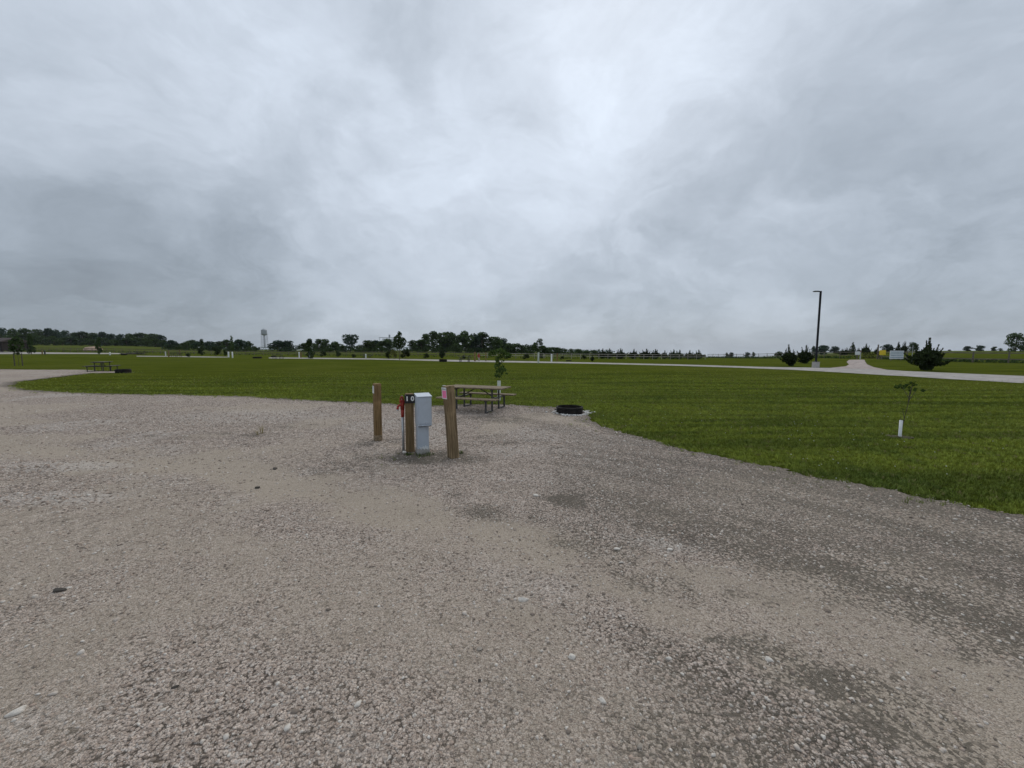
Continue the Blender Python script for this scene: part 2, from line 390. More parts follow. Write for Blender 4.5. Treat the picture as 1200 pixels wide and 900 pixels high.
v3 = t.n('ShaderNodeTexVoronoi', ins={'Vector': pw, 'Scale': 23.0, 'Randomness': 1.0})
s1_ = t.n('ShaderNodeSeparateXYZ', ins={0: v1.outputs['Color']}); s2_ = t.n('ShaderNodeSeparateXYZ', ins={0: v2.outputs['Color']}); s3_ = t.n('ShaderNodeSeparateXYZ', ins={0: v3.outputs['Color']})
tan = A('tan'); dark = A('dark'); pale = A('pale')
big = t.noise(pos, 1.7, 6, .65); fine = t.noise(pos, 240, 3, .7); mid = t.noise(pos, 9, 6, .7, .5)
k1 = t.math('MULTIPLY_ADD', s1_.outputs[0], .6, t.math('MULTIPLY', s2_.outputs[0], .4))
stone = t.mix(t.ramp(k1, .1, .9), (.34, .27, .225), (.69, .59, .51))
stone = t.mix(t.math('MULTIPLY', t.ramp(s1_.outputs[1], .88, .92), .6), stone, (.64, .60, .55))
stone = t.mix(t.math('MULTIPLY', t.ramp(s2_.outputs[2], .86, .9), .7), stone, (.19, .165, .14))
stone = t.mix(t.math('MULTIPLY', t.ramp(s2_.outputs[1], .55, .8), .35), stone, (.47, .35, .28))
gap = t.math('MULTIPLY', t.ramp(v1.outputs['Distance'], .56, .80), .9)  # near-black shade between the stones, painted into the colour
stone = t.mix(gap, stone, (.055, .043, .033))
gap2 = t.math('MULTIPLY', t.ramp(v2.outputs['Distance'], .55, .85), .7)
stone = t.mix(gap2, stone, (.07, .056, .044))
fines = t.mix(t.ramp(fine, .3, .7), (.325, .268, .210), (.465, .395, .315))
fines = t.mix(t.math('MULTIPLY', t.ramp(s2_.outputs[0], .62, .78), .45), fines, (.57, .50, .42))
fines = t.mix(t.math('MULTIPLY', t.ramp(s2_.outputs[1], .74, .84), .6), fines, (.23, .19, .15))
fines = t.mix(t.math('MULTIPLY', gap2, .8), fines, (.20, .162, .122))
cz = A('coarse')
k3 = t.math('ADD', t.math('MULTIPLY', t.math('SUBTRACT', s3_.outputs[0], .5), t.math('MULTIPLY_ADD', cz, .45, .17)), 1.0)
stone = t.mul(stone, t.n('ShaderNodeCombineXYZ', ins={0: k3, 1: k3, 2: k3}).outputs[0])
stone = t.mix(t.math('MULTIPLY', t.ramp(v3.outputs['Distance'], .56, .80), t.math('MULTIPLY_ADD', cz, .55, .12)), stone, (.07, .056, .044))  # painted shade again, between the larger stones
tm = t.ramp(t.math('ADD', tan, t.math('MULTIPLY', t.math('SUBTRACT', mid, .5), .8)), .0, .80)
col = t.mix(t.math('MULTIPLY', tm, .88), stone, fines)
pm = t.math('MULTIPLY', t.ramp(t.math('ADD', pale, t.math('MULTIPLY', t.math('SUBTRACT', mid, .5), .9)), .25, 1.0), .5)
col = t.mix(pm, col, t.mix(t.ramp(k1, .1, .8), (.30, .265, .235), (.66, .61, .56)))
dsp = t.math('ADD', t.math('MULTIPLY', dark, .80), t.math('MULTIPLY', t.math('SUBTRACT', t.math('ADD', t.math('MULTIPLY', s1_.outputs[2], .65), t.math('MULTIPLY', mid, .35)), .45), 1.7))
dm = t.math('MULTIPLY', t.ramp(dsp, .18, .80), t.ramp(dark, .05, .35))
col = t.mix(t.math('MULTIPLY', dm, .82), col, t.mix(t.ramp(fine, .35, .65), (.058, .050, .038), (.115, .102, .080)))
col = t.mix(t.math('MULTIPLY', t.ramp(big, .42, .72), .22), col, (.27, .225, .175))
h = t.math('ADD', t.math('MULTIPLY', t.math('SUBTRACT', .6, v1.outputs['Distance']), t.math('SUBTRACT', 1.1, tm)), t.math('MULTIPLY', t.math('SUBTRACT', .6, v2.outputs['Distance']), .45))
h = t.math('ADD', h, t.math('MULTIPLY', fine, .25))
bn = t.n('ShaderNodeBump', ins={'Height': h, 'Strength': .85, 'Distance': .012})
bs = t.n('ShaderNodeBsdfPrincipled', ins={'Base Color': col, 'Roughness': .93, 'Specular IOR Level': .18, 'Normal': bn.outputs[0]})
t.nt.links.new(bs.outputs[0], t.n('ShaderNodeOutputMaterial').inputs[0])
M_GRAVEL = m

def WIG(c): return (fbm(c[:, 0] * 1.1, c[:, 1] * 1.1, 3) - .5) * .5 + (fbm(c[:, 0] * 5, c[:, 1] * 5, 3) - .5) * .35
def near_grid(x0, x1, y0, y1, h0, grow):
    def ax(lo, hi, c0, c1):
        a = [c0]
        while a[-1] < hi: a.append(a[-1] + (h0 if a[-1] < c1 else h0 + grow * (a[-1] - c1)))
        b = [c0]
        while b[-1] > lo: b.append(b[-1] - (h0 + grow * (c0 - b[-1])))
        return np.array(b[::-1][:-1] + a)
    return ax(x0, x1, -4.0, 6.0), ax(y0, y1, 1.2, 8.0)
gx, gy = near_grid(-72, 12, -6, 38, .07, .014)
V, Q = sheet(gx, gy, gravel_z)
cx = V[Q].mean(1); wig = WIG(cx)
ins_ = inside(cx[:, 0], cx[:, 1] + wig, POLY)
Q = Q[ins_]; used = np.unique(Q); remap = np.full(len(V), -1); remap[used] = np.arange(len(used)); V = V[used]; Q = remap[Q]
me = smooth(npmesh('gravel_lot', V, Q))
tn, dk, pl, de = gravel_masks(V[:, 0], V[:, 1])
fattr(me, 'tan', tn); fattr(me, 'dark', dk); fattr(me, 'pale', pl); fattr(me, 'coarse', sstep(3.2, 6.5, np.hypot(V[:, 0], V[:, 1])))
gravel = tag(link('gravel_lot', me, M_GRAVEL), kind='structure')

# ================================================================== FAR GRAVEL ROADS
m = bpy.data.materials.new('pale_gravel_road'); m.use_nodes = True; t = NT(m.node_tree)
pos = t.n('ShaderNodeNewGeometry').outputs['Position']
n1 = t.noise(pos, 1.2, 6, .7, .4); n2 = t.noise(t.mapping(pos, (.25, 1, 1)), 2.2, 5, .65)
vv = t.n('ShaderNodeTexVoronoi', ins={'Vector': pos, 'Scale': 14.0})
col = t.mix(t.ramp(n1, .35, .68), (.25, .23, .21), (.41, .385, .36)); col = t.mix(t.math('MULTIPLY', t.ramp(n2, .56, .7), .45), col, (.24, .21, .185))
col = t.mix(t.math('MULTIPLY', t.n('ShaderNodeSeparateXYZ', ins={0: vv.outputs['Color']}).outputs[0], .3), col, (.5, .48, .455))
bn = t.n('ShaderNodeBump', ins={'Height': n1, 'Strength': .5, 'Distance': .05})
bs = t.n('ShaderNodeBsdfPrincipled', ins={'Base Color': col, 'Roughness': .95, 'Specular IOR Level': .15, 'Normal': bn.outputs[0]})
t.nt.links.new(bs.outputs[0], t.n('ShaderNodeOutputMaterial').inputs[0])
M_ROAD = m
def road(name, rows, off=.035, mtl=None):
    """rows: (px, upper py, lower py); laid as a strip over the terrain"""
    v, f = [], []; pts = []
    for (px, yu, yl) in rows: pts.append((at(px, yu), at(px, yl)))
    out = []
    for (a, b), (c, d) in zip(pts, pts[1:]):
        n = max(2, int(max((a - c).length, (b - d).length) / 1.6))
        for i in range(n): k = i / n; out.append((a.lerp(c, k), b.lerp(d, k)))
    out.append(pts[-1])
    NW = 5
    for q, (a, b) in enumerate(out):
        for j in range(NW):
            p = a.lerp(b, j / (NW - 1))
            if j in (0, NW - 1): p = p + (a - b).normalized() * (random.uniform(-.12, .12))
            edge = .02 if j in (0, NW - 1) else 0
            v.append((p.x, p.y, float(gz(p.x, p.y)) + off - edge))
    for q in range(len(out) - 1):
        for j in range(NW - 1):
            i = q * NW + j; f.append((i, i + 1, i + NW + 1, i + NW))
    o = link(name, smooth(pymesh(name, v, f)), mtl or M_ROAD); return tag(o, kind='structure')
road('road', [(315, 419, 420.0), (345, 419.1, 420.3), (380, 419.4, 420.7), (440, 420.2, 421.4), (480, 420.9, 422.3), (540, 422.0, 424.0), (610, 423.2, 425.0), (700, 425, 426.5), (790, 427, 428.7),
              (840, 428.4, 430.2), (890, 430, 432), (930, 430.6, 433.6), (960, 431, 435.2), (1000, 431.9, 437.6), (1040, 433.6, 440), (1060, 435, 441), (1085, 435.9, 442.6), (1110, 437, 444.2), (1130, 437.8, 445.2), (1165, 439.3, 447.3), (1200, 440.8, 449.2), (1260, 443.5, 453), (1340, 447.5, 458.5)])
road('road', [(-140, 411.8, 414.6), (-60, 412.2, 415), (0, 412.2, 415), (40, 412.8, 414.9), (80, 413.3, 414.8), (120, 413.6, 414.9), (152, 413.9, 415.0), (168, 414.4, 415.4)])
road('road', [(160, 417.0, 417.9), (200, 417.3, 418.2), (240, 417.8, 418.8), (268, 418.2, 418.9)])
# gravel spur up to the gate
def spur():
    L = [(995, 421.8), (992, 424.2), (995, 427.2), (991, 429.4), (972, 431.2)]
    Rr = [(1013, 421.6), (1014, 424.0), (1016, 427.0), (1024, 430.4), (1042, 434.0)]
    v, f = [], []; NW = 7; rows = []
    for (a, b), (c, d) in zip(zip(L, Rr), list(zip(L, Rr))[1:]):
        A0, B0, A1, B1 = at(*a), at(*b), at(*c), at(*d)
        for i in range(8): rows.append((A0.lerp(A1, i / 8), B0.lerp(B1, i / 8)))
    rows.append((at(*L[-1]), at(*Rr[-1])))
    for a, b in rows:
        for j in range(NW):
            p = a.lerp(b, j / (NW - 1)); v.append((p.x, p.y, float(gz(p.x, p.y)) + (.03 if 0 < j < NW - 1 else .012)))
    for q in range(len(rows) - 1):
        for j in range(NW - 1): i = q * NW + j; f.append((i, i + 1, i + NW + 1, i + NW))
    m2 = mat('pinkish_gravel', (.34, .285, .26), .95, var=.35, scale=2.5, bump=.4)
    tag(link('path', smooth(pymesh('path', v, f)), m2), kind='structure')
spur()

# ================================================================== STUFF scattered with geometry nodes (emitter and pieces live in one mesh)
def scatter(name, parts_v, parts_q, eV, eQ, dens, smin, smax, spow, material, flat=True, tilt=.25, sattr=None, seed=1, z_up=True):
    """mesh = emitter faces (piece 0) + prototype pieces 1..n; nodes drop the emitter and instance the pieces on it"""
    Vs = [eV]; Qs = [eQ]; pid = [np.zeros(len(eQ))]; off = len(eV); k_ = eQ.shape[1]
    for i, (pv, pq) in enumerate(zip(parts_v, parts_q)):
        Vs.append(pv); Qs.append(pq + off); pid.append(np.full(len(pq), i + 1.0)); off += len(pv)
    me = bpy.data.meshes.new(name); VV = np.vstack(Vs).astype(np.float32)
    me.vertices.add(len(VV)); me.vertices.foreach_set('co', VV.ravel())
    sizes = np.concatenate([np.full(len(q), q.shape[1]) for q in Qs]).astype(np.int32); flat_i = np.concatenate([q.ravel() for q in Qs]).astype(np.int32)
    me.loops.add(len(flat_i)); me.loops.foreach_set('vertex_index', flat_i)
    me.polygons.add(len(sizes)); me.polygons.foreach_set('loop_start', np.concatenate([[0], np.cumsum(sizes)[:-1]]).astype(np.int32)); me.update(calc_edges=True)
    a = me.attributes.new('piece', 'FLOAT', 'FACE'); a.data.foreach_set('value', np.concatenate(pid).astype(np.float32))
    fattr(me, 'dens', np.concatenate([dens, np.zeros(len(VV) - len(dens))]))
    fattr(me, 'grow', np.concatenate([sattr if sattr is not None else np.ones(len(dens)), np.ones(len(VV) - len(dens))]))
    o = link(name, me, material); tag(o, kind='stuff')
    ng = bpy.data.node_groups.new(name, 'GeometryNodeTree'); ng.interface.new_socket('Geometry', in_out='INPUT', socket_type='NodeSocketGeometry'); ng.interface.new_socket('Geometry', in_out='OUTPUT', socket_type='NodeSocketGeometry')
    N = ng.nodes; L = ng.links.new
    gi = N.new('NodeGroupInput'); go = N.new('NodeGroupOutput')
    def attr(nm):
        q = N.new('GeometryNodeInputNamedAttribute'); q.data_type = 'FLOAT'; q.inputs['Name'].default_value = nm; return q.outputs['Attribute']
    def pick(i):
        cmp = N.new('FunctionNodeCompare'); cmp.data_type = 'FLOAT'; cmp.operation = 'EQUAL'; L(attr('piece'), cmp.inputs[0]); cmp.inputs[1].default_value = i; cmp.inputs['Epsilon'].default_value = .1
        sg_ = N.new('GeometryNodeSeparateGeometry'); sg_.domain = 'FACE'; L(gi.outputs[0], sg_.inputs[0]); L(cmp.outputs[0], sg_.inputs[1]); return sg_.outputs[0]
    dp = N.new('GeometryNodeDistributePointsOnFaces'); dp.inputs['Seed'].default_value = seed; L(pick(0), dp.inputs['Mesh']); L(attr('dens'), dp.inputs['Density'])
    jn = N.new('GeometryNodeGeometryToInstance')
    for i in range(len(parts_v))[::-1]: L(pick(i + 1), jn.inputs[0])
    # each piece becomes its own instance
    N.remove(jn); j2 = N.new('GeometryNodeJoinGeometry')
    for i in range(len(parts_v)):
        q = N.new('GeometryNodeGeometryToInstance'); L(pick(i + 1), q.inputs[0]); L(q.outputs[0], j2.inputs[0])
    ip = N.new('GeometryNodeInstanceOnPoints'); L(dp.outputs['Points'], ip.inputs['Points']); L(j2.outputs[0], ip.inputs['Instance']); ip.inputs['Pick Instance'].default_value = True
    rv = N.new('FunctionNodeRandomValue'); rv.data_type = 'FLOAT_VECTOR'; rv.inputs[0].default_value = (-tilt, -tilt, 0); rv.inputs[1].default_value = (tilt, tilt, 6.283); L(rv.outputs[0], ip.inputs['Rotation'])
    rs = N.new('FunctionNodeRandomValue'); rs.data_type = 'FLOAT'; rs.inputs[2].default_value = 0; rs.inputs[3].default_value = 1; rs.inputs['Seed'].default_value = 5
    pw_ = N.new('ShaderNodeMath'); pw_.operation = 'POWER'; L(rs.outputs[1], pw_.inputs[0]); pw_.inputs[1].default_value = spow
    ma = N.new('ShaderNodeMath'); ma.operation = 'MULTIPLY_ADD'; L(pw_.outputs[0], ma.inputs[0]); ma.inputs[1].default_value = smax - smin; ma.inputs[2].default_value = smin
    mg = N.new('ShaderNodeMath'); mg.operation = 'MULTIPLY'; L(ma.outputs[0], mg.inputs[0]); L(attr('grow'), mg.inputs[1]); L(mg.outputs[0], ip.inputs['Scale'])
    ri = N.new('FunctionNodeRandomValue'); ri.data_type = 'INT'; ri.inputs[4].default_value = 0; ri.inputs[5].default_value = len(parts_v) - 1; ri.inputs['Seed'].default_value = 9; L(ri.outputs[2], ip.inputs['Instance Index'])
    L(ip.outputs[0], go.inputs[0])
    md = o.modifiers.new('scatter', 'NODES'); md.node_group = ng
    return o
def rock_proto(sub=1, sc=(1, .75, .55), jit=.22, chop=True):
    bm = bmesh.new(); bmesh.ops.create_icosphere(bm, subdivisions=sub, radius=1)
    for v in bm.verts:
        k = 1 + random.uniform(-jit, jit); v.co = Vector((v.co.x * sc[0] * k, v.co.y * sc[1] * k, v.co.z * sc[2] * k))
    if chop:                            # broken faces
        for _ in range(3):
            n = Vector((random.gauss(0, 1), random.gauss(0, 1), random.gauss(0, .6))).normalized(); d = random.uniform(.35, .6) * sc[1]
            for v in bm.verts:
                e = v.co.dot(n) - d
                if e > 0: v.co -= n * e * .85
    V_ = np.array([tuple(v.co) for v in bm.verts]); bm.verts.index_update(); Q_ = np.array([[v.index for v in f.verts] for f in bm.faces]); bm.free()
    return V_, Q_
protos = [rock_proto(2 if i < 2 else 1, (1, random.uniform(.6, .9), random.uniform(.4, .65))) for i in range(7)]
m = bpy.data.materials.new('loose_stone'); m.use_nodes = True; t = NT(m.node_tree)
rnd_ = t.n('ShaderNodeObjectInfo').outputs['Random']; pos = t.n('ShaderNodeNewGeometry').outputs['Position']
cr = t.n('ShaderNodeValToRGB', ins={0: rnd_}); e = cr.color_ramp.elements
e[0].position = 0; e[0].color = (.20, .165, .135, 1); e[1].position = 1; e[1].color = (.68, .63, .56, 1)
for p_, c_ in [(.12, (.24, .195, .16, 1)), (.35, (.38, .315, .26, 1)), (.5, (.43, .33, .265, 1)), (.75, (.52, .45, .385, 1)), (.94, (.64, .585, .52, 1))]:
    q = e.new(p_); q.color = c_
col = t.mix(t.math('MULTIPLY', t.ramp(t.noise(pos, 70, 4, .7), .4, .7), .3), cr.outputs[0], (.2, .17, .14))
bn = t.n('ShaderNodeBump', ins={'Height': t.noise(pos, 160, 3, .7), 'Strength': .35, 'Distance': .004})
bs = t.n('ShaderNodeBsdfPrincipled', ins={'Base Color': col, 'Roughness': .9, 'Specular IOR Level': .2, 'Normal': bn.outputs[0]})
t.nt.links.new(bs.outputs[0], t.n('ShaderNodeOutputMaterial').inputs[0])
M_STONE = m
ex, ey = near_grid(-22, 8, 1.0, 20, .16, .02)
eV, eQ = sheet(ex, ey, gravel_z)
cx = eV[eQ].mean(1); k = inside(cx[:, 0], cx[:, 1] - .05, POLY) & (np.abs(cx[:, 0]) < 1.5 * cx[:, 1] + 1.0)
eQ = eQ[k]
tn, dk, pl, de = gravel_masks(eV[:, 0], eV[:, 1]); rr = np.hypot(eV[:, 0], eV[:, 1])
dens = 6500 / (1 + (rr / 4.2) ** 2.7) * np.clip(.72 + .55 * pl + .25 * dk - .5 * tn + .7 * (fbm(eV[:, 0] * 2.5, eV[:, 1] * 2.5) - .5), .10, 1.5) * sstep(.03, .16, dist_line(eV[:, 0], eV[:, 1], EW))
stain_shade = np.maximum(np.clip(ell(eV[:, 0], eV[:, 1], 488, 538, 52, 7) * 1.5, 0, 1), np.maximum(ell(eV[:, 0], eV[:, 1], 654, 588, 40, 8), .7 * ell(eV[:, 0], eV[:, 1], 410, 548, 50, 6)))  # fewer stones over dark stains and the painted contact shade
dens = dens * (1 - .8 * stain_shade)
scatter('gravel_stones', [p[0] for p in protos], [p[1] for p in protos], eV, eQ, dens, .0030, .0150, 6.5, M_STONE, tilt=.5, sattr=np.clip(.72 + .10 * rr, .85, 2.0) * (1 + .45 * pl), seed=3)

# coarser pale crushed rock lying in loose patches and singly over the lot
man = np.zeros(rr.shape)
for (px, py, rx, ry, am) in [(80, 550, 95, 8, 1), (55, 588, 95, 10, 1), (150, 566, 60, 6, .5), (800, 638, 60, 12, 1), (735, 634, 45, 7, .8), (610, 590, 70, 7, .4), (600, 708, 45, 7, .4), (40, 860, 60, 36, .35), (420, 870, 70, 25, .25), (960, 850, 110, 40, .35), (700, 600, 90, 10, .3), (250, 490, 90, 5, .4), (1120, 610, 90, 10, .3), (520, 570, 80, 8, .3), (1040, 720, 90, 14, .3)]:
    man = np.maximum(man, am * np.clip(ell(eV[:, 0], eV[:, 1], px, py, rx, ry) * 1.4, 0, 1))
lo = sstep(4.5, 7, rr) * (1 - .8 * tn) * (.4 + 1.2 * sstep(.4, .62, fbm(eV[:, 0] * .9 + 70, eV[:, 1] * .9)))
dc = (9 + 75 * lo + 300 * man * (.3 + fbm(eV[:, 0] * 4, eV[:, 1] * 4)) + 26 * sstep(.5, .7, fbm(eV[:, 0] * 1.4 + 60, eV[:, 1] * 1.4))) * (1 - sstep(12, 20, rr)) * sstep(.1, .3, dist_line(eV[:, 0], eV[:, 1], EW)) * (1 - .75 * stain_shade)
scatter('coarse_stones', [p[0] for p in protos], [p[1] for p in protos], eV, eQ, dc, .006, .026, 2.6, M_STONE, tilt=.35, seed=31)

# ---- grass blades on the lawn near the lot
def tuft(n, h, spread, wdt):
    vs, qs = [], []
    for i in range(n):
        a = random.uniform(0, 6.283); rr_ = spread * math.sqrt(random.random()); x, y = rr_ * math.cos(a), rr_ * math.sin(a)
        b = random.uniform(0, 6.283); lean = random.uniform(.15, .8) * h; hh = h * random.uniform(.6, 1.1); c, s_ = math.cos(b), math.sin(b)
        wx, wy = -s_ * wdt / 2, c * wdt / 2; o_ = len(vs)
        vs += [(x - wx, y - wy, -.01), (x + wx, y + wy, -.01), (x + c * lean * .4 + wx * .8, y + s_ * lean * .4 + wy * .8, hh * .6), (x + c * lean * .4 - wx * .8, y + s_ * lean * .4 - wy * .8, hh * .6),
               (x + c * lean, y + s_ * lean, hh)]
        qs += [(o_, o_ + 1, o_ + 2), (o_, o_ + 2, o_ + 3), (o_ + 3, o_ + 2, o_ + 4)]
    return np.array(vs), np.array(qs)
m = bpy.data.materials.new('grass_blade'); m.use_nodes = True; t = NT(m.node_tree)
pos, base = grass_colour(t)
rnd_ = t.n('ShaderNodeObjectInfo').outputs['Random']
kk = t.math('MULTIPLY_ADD', rnd_, 1.3, 2.15)
base = t.mul(base, t.n('ShaderNodeCombineXYZ', ins={0: kk, 1: kk, 2: kk}).outputs[0]); base = t.mix(t.ramp(rnd_, .955, .97), base, (.25, .22, .09))
bs = t.n('ShaderNodeBsdfPrincipled', ins={'Base Color': base, 'Roughness': .7, 'Specular IOR Level': .2})
t.nt.links.new(bs.outputs[0], t.n('ShaderNodeOutputMaterial').inputs[0])
M_BLADE = m
tf = [tuft(14, .055, .05, .006) for _ in range(4)]
ex, ey = near_grid(-42, 60, 2.0, 46, .18, .02)
eV, eQ = sheet(ex, ey, gz)
cx = eV[eQ].mean(1); wig = WIG(cx)
k = ~inside(cx[:, 0], cx[:, 1] + wig, POLY) & (np.abs(cx[:, 0]) < 1.5 * cx[:, 1] + 1) & (cx[:, 1] < 42)
eQ = eQ[k]; rr = np.hypot(eV[:, 0], eV[:, 1])
dens = np.clip(430 * (6 / np.maximum(rr, 3.5)) ** 1.5, 0, 700) * (1 - sstep(11, 40, rr)) ** 1.3 * (.55 + .9 * (fbm(eV[:, 0] * 1.2, eV[:, 1] * 1.2)))
scatter('grass', [a[0] for a in tf], [a[1] for a in tf], eV, eQ, dens * 1.25, .42, .95, 1.3, M_BLADE, tilt=.2, sattr=np.clip(.85 + .022 * rr, .85, 1.35), seed=8)
# longer unmown fringe along the lot edge
d_ = dist_line(eV[:, 0], eV[:, 1], EW)
fr = np.where(d_ < .35, 150, 0) * np.where(rr < 16, 1, .45) * sstep(.35, .6, fbm(eV[:, 0] * 1.5 + 9, eV[:, 1] * 1.5)) 
scatter('grass_fringe', [a[0] for a in tf], [a[1] for a in tf], eV, eQ, fr, .6, 1.5, 1.8, M_BLADE, tilt=.35, seed=12)
# grass creeping out into the gravel
cg, cgq = near_grid(-22, 9, 2.0, 20, .16, .02); gV, gQ = sheet(cg, cgq, gravel_z); cc = gV[gQ].mean(1)
gQ = gQ[inside(cc[:, 0], cc[:, 1], POLY)]; dg = dist_line(gV[:, 0], gV[:, 1], EW)
creep = 26 * np.clip(ell(gV[:, 0], gV[:, 1], 488, 538, 50, 6) * 1.4, 0, 1) * sstep(.4, .6, fbm(gV[:, 0] * 3, gV[:, 1] * 3)) + 60 * (1 - sstep(.05, .6, dg)) * sstep(.45, .62, fbm(gV[:, 0] * 2.1 + 3, gV[:, 1] * 2.1)) + 2.2 * (1 - sstep(.3, 2.2, dg)) * sstep(.5, .6, fbm(gV[:, 0] * 1.3, gV[:, 1] * 1.3 + 30))
scatter('grass_creep', [a[0] for a in tf], [a[1] for a in tf], gV, gQ, creep, .35, 1.0, 1.8, M_BLADE, tilt=.35, seed=44)
# white clover heads in the lawn
ball = rock_proto(1, (1, 1, .85), .12, False)
c2 = eV[eQ].mean(1); eQ2 = eQ[(c2[:, 1] < 16) & (c2[:, 0] > 1)]
dn = 4.5 * sstep(.30, .65, fbm(eV[:, 0] * .6 + 4, eV[:, 1] * .6)) * (1 - sstep(9, 15, rr))
bv = ball[0] + np.array([0, 0, 6.0])
scatter('clover_flowers', [bv], [ball[1]], eV, eQ2, dn, .0055, .0085, 1, mat('clover_white', (.62, .63, .55), .8, var=.15), tilt=.2, seed=21)

# ================================================================== OBJECT MATERIALS
def wood(name, a, b, streak=14, rnd=0.0, rough=.85, split=.5):
    m = bpy.data.materials.new(name); m.use_nodes = True; t = NT(m.node_tree)
    o = t.n('ShaderNodeTexCoord').outputs['Object']
    g = t.noise(t.mapping(o, (1, 1, .06)), streak * 3, 6, .65, .4); g2 = t.noise(t.mapping(o, (1, 1, .035)), streak, 5, .6, .8); blot = t.noise(o, 3.2, 5, .6)
    c = t.mix(t.ramp(g, .3, .72), a, b); c = t.mix(t.math('MULTIPLY', t.ramp(g2, .52, .62), split), c, tuple(x * .38 for x in a)); c = t.mix(t.math('MULTIPLY', t.ramp(blot, .5, .72), .4), c, tuple(x * 1.5 for x in b))
    if rnd:
        k = t.math('MULTIPLY_ADD', t.n('ShaderNodeObjectInfo').outputs['Random'], rnd, 1 - rnd / 2); c = t.mul(c, t.n('ShaderNodeCombineXYZ', ins={0: k, 1: k, 2: k}).outputs[0])
    bn = t.n('ShaderNodeBump', ins={'Height': t.math('ADD', g, t.math('MULTIPLY', g2, .6)), 'Strength': .6, 'Distance': .008})
    bs = t.n('ShaderNodeBsdfPrincipled', ins={'Base Color': c, 'Roughness': rough, 'Specular IOR Level': .2, 'Normal': bn.outputs[0]})
    t.nt.links.new(bs.outputs[0], t.n('ShaderNodeOutputMaterial').inputs[0]); return m
M_POST = wood('treated_timber', (.14, .088, .038), (.31, .205, .100)); M_POST2 = wood('weathered_timber', (.13, .090, .048), (.34, .25, .145), 12)
M_POSTB = wood('stained_timber', (.135, .088, .043), (.25, .172, .088))
M_MUD = mat('muddy_timber', (.22, .165, .105), .9, var=.4, scale=16, dirt=((.10, .075, .05), .7))
M_CUT = mat('post_end_grain', (.20, .165, .12), .9, scale=20, bump=.3)
M_SOIL = mat('bare_soil', (.085, .068, .048), .95, var=.4, scale=14, bump=.6)
M_WHITE = mat('white_plastic', (.74, .75, .74), .5, var=.05, dirt=((.45, .42, .36), .4))
M_PINK = mat('pink_card', (.90, .22, .42), .7, var=.06)
M_BLACK = mat('black_plate', (.018, .018, .02), .45, var=.2)
M_NUM = mat('white_numeral', (.80, .80, .78), .5, var=.03)
M_INK = mat('dark_ink', (.10, .10, .11), .7)
M_GREYBOX = mat('grey_painted_steel', (.46, .515, .58), .42, var=.05, scale=6, dirt=((.36, .38, .39), .45), spec=.4)
M_GREYDK = mat('grey_shade_strip', (.10, .11, .12), .6)
M_TAPE = mat('peeling_paper', (.72, .74, .74), .8, var=.1)
M_RED = mat('red_cast_iron', (.30, .028, .018), .5, var=.35, scale=12, dirt=((.10, .03, .02), .6), spec=.4)
M_GALV = mat('galvanised_pipe', (.40, .41, .42), .45, metal=.6, var=.15, scale=20)
M_CONC = mat('concrete', (.40, .385, .36), .9, var=.15, scale=6, bump=.3, dirt=((.27, .25, .22), .5))
M_STEEL = mat('dark_steel', (.045, .045, .047), .5, metal=.3, var=.3)
M_FRAME = mat('worn_galvanised_frame', (.075, .073, .072), .5, metal=.4, var=.3, scale=14)
M_RUST = mat('rusted_black_steel', (.016, .014, .013), .75, var=.4, scale=10, bump=.3, dirt=((.035, .024, .018), .5), spec=.15)
M_TABLE = wood('table_board', (.135, .105, .068), (.27, .21, .142), 10, .2, .8, .25)
M_DTABLE = mat('dark_table_board', (.085, .078, .070), .8, var=.3, scale=5)
M_TRUNK = mat('bark', (.10, .082, .064), .95, var=.35, scale=10, bump=.4)
M_STAKE = mat('tree_stake', (.10, .085, .065), .9)
M_FENCEP = mat('pale_fence_wood', (.36, .325, .28), .9, var=.25, scale=4, rnd=.3); M_FENCEB = mat('brown_fence_wood', (.15, .125, .10), .9, var=.3, scale=4, rnd=.3); M_FENCED = mat('grey_fence_wood', (.15, .13, .108), .9, var=.3, scale=4, rnd=.35)
M_LAMP = mat('dark_bronze_paint', (.016, .017, .021), .65, var=.1, spec=.15)
M_LENS = mat('lamp_lens', (.55, .56, .55), .3)
M_YEL = mat('yellow_sign', (.80, .58, .045), .5, var=.06); M_BOARD = mat('white_board', (.78, .80, .82), .55, var=.05); M_PRINT = mat('blue_grey_print', (.27, .36, .45), .6)
M_ROOF = mat('brown_shingle', (.06, .048, .045), .9, var=.25, scale=3); M_BROWN = mat('brown_siding', (.03, .025, .022), .85, var=.2, scale=3)
M_METALW = mat('white_metal_siding', (.70, .72, .74), .55, var=.08, scale=.2); M_METALR = mat('pale_metal_roof', (.56, .60, .64), .45, var=.08, scale=.2)
M_SILO = mat('silo_concrete', (.52, .53, .53), .9, var=.08, scale=.1); M_TANK = mat('tank_grey_paint', (.36, .38, .40), .5, var=.08, scale=.15)
M_GLASS = mat('dark_window_glass', (.02, .024, .03), .1, spec=.6); M_TYRE = mat('tyre_rubber', (.02, .02, .02), .9)
M_DOOR = mat('grey_door', (.30, .31, .32), .6)

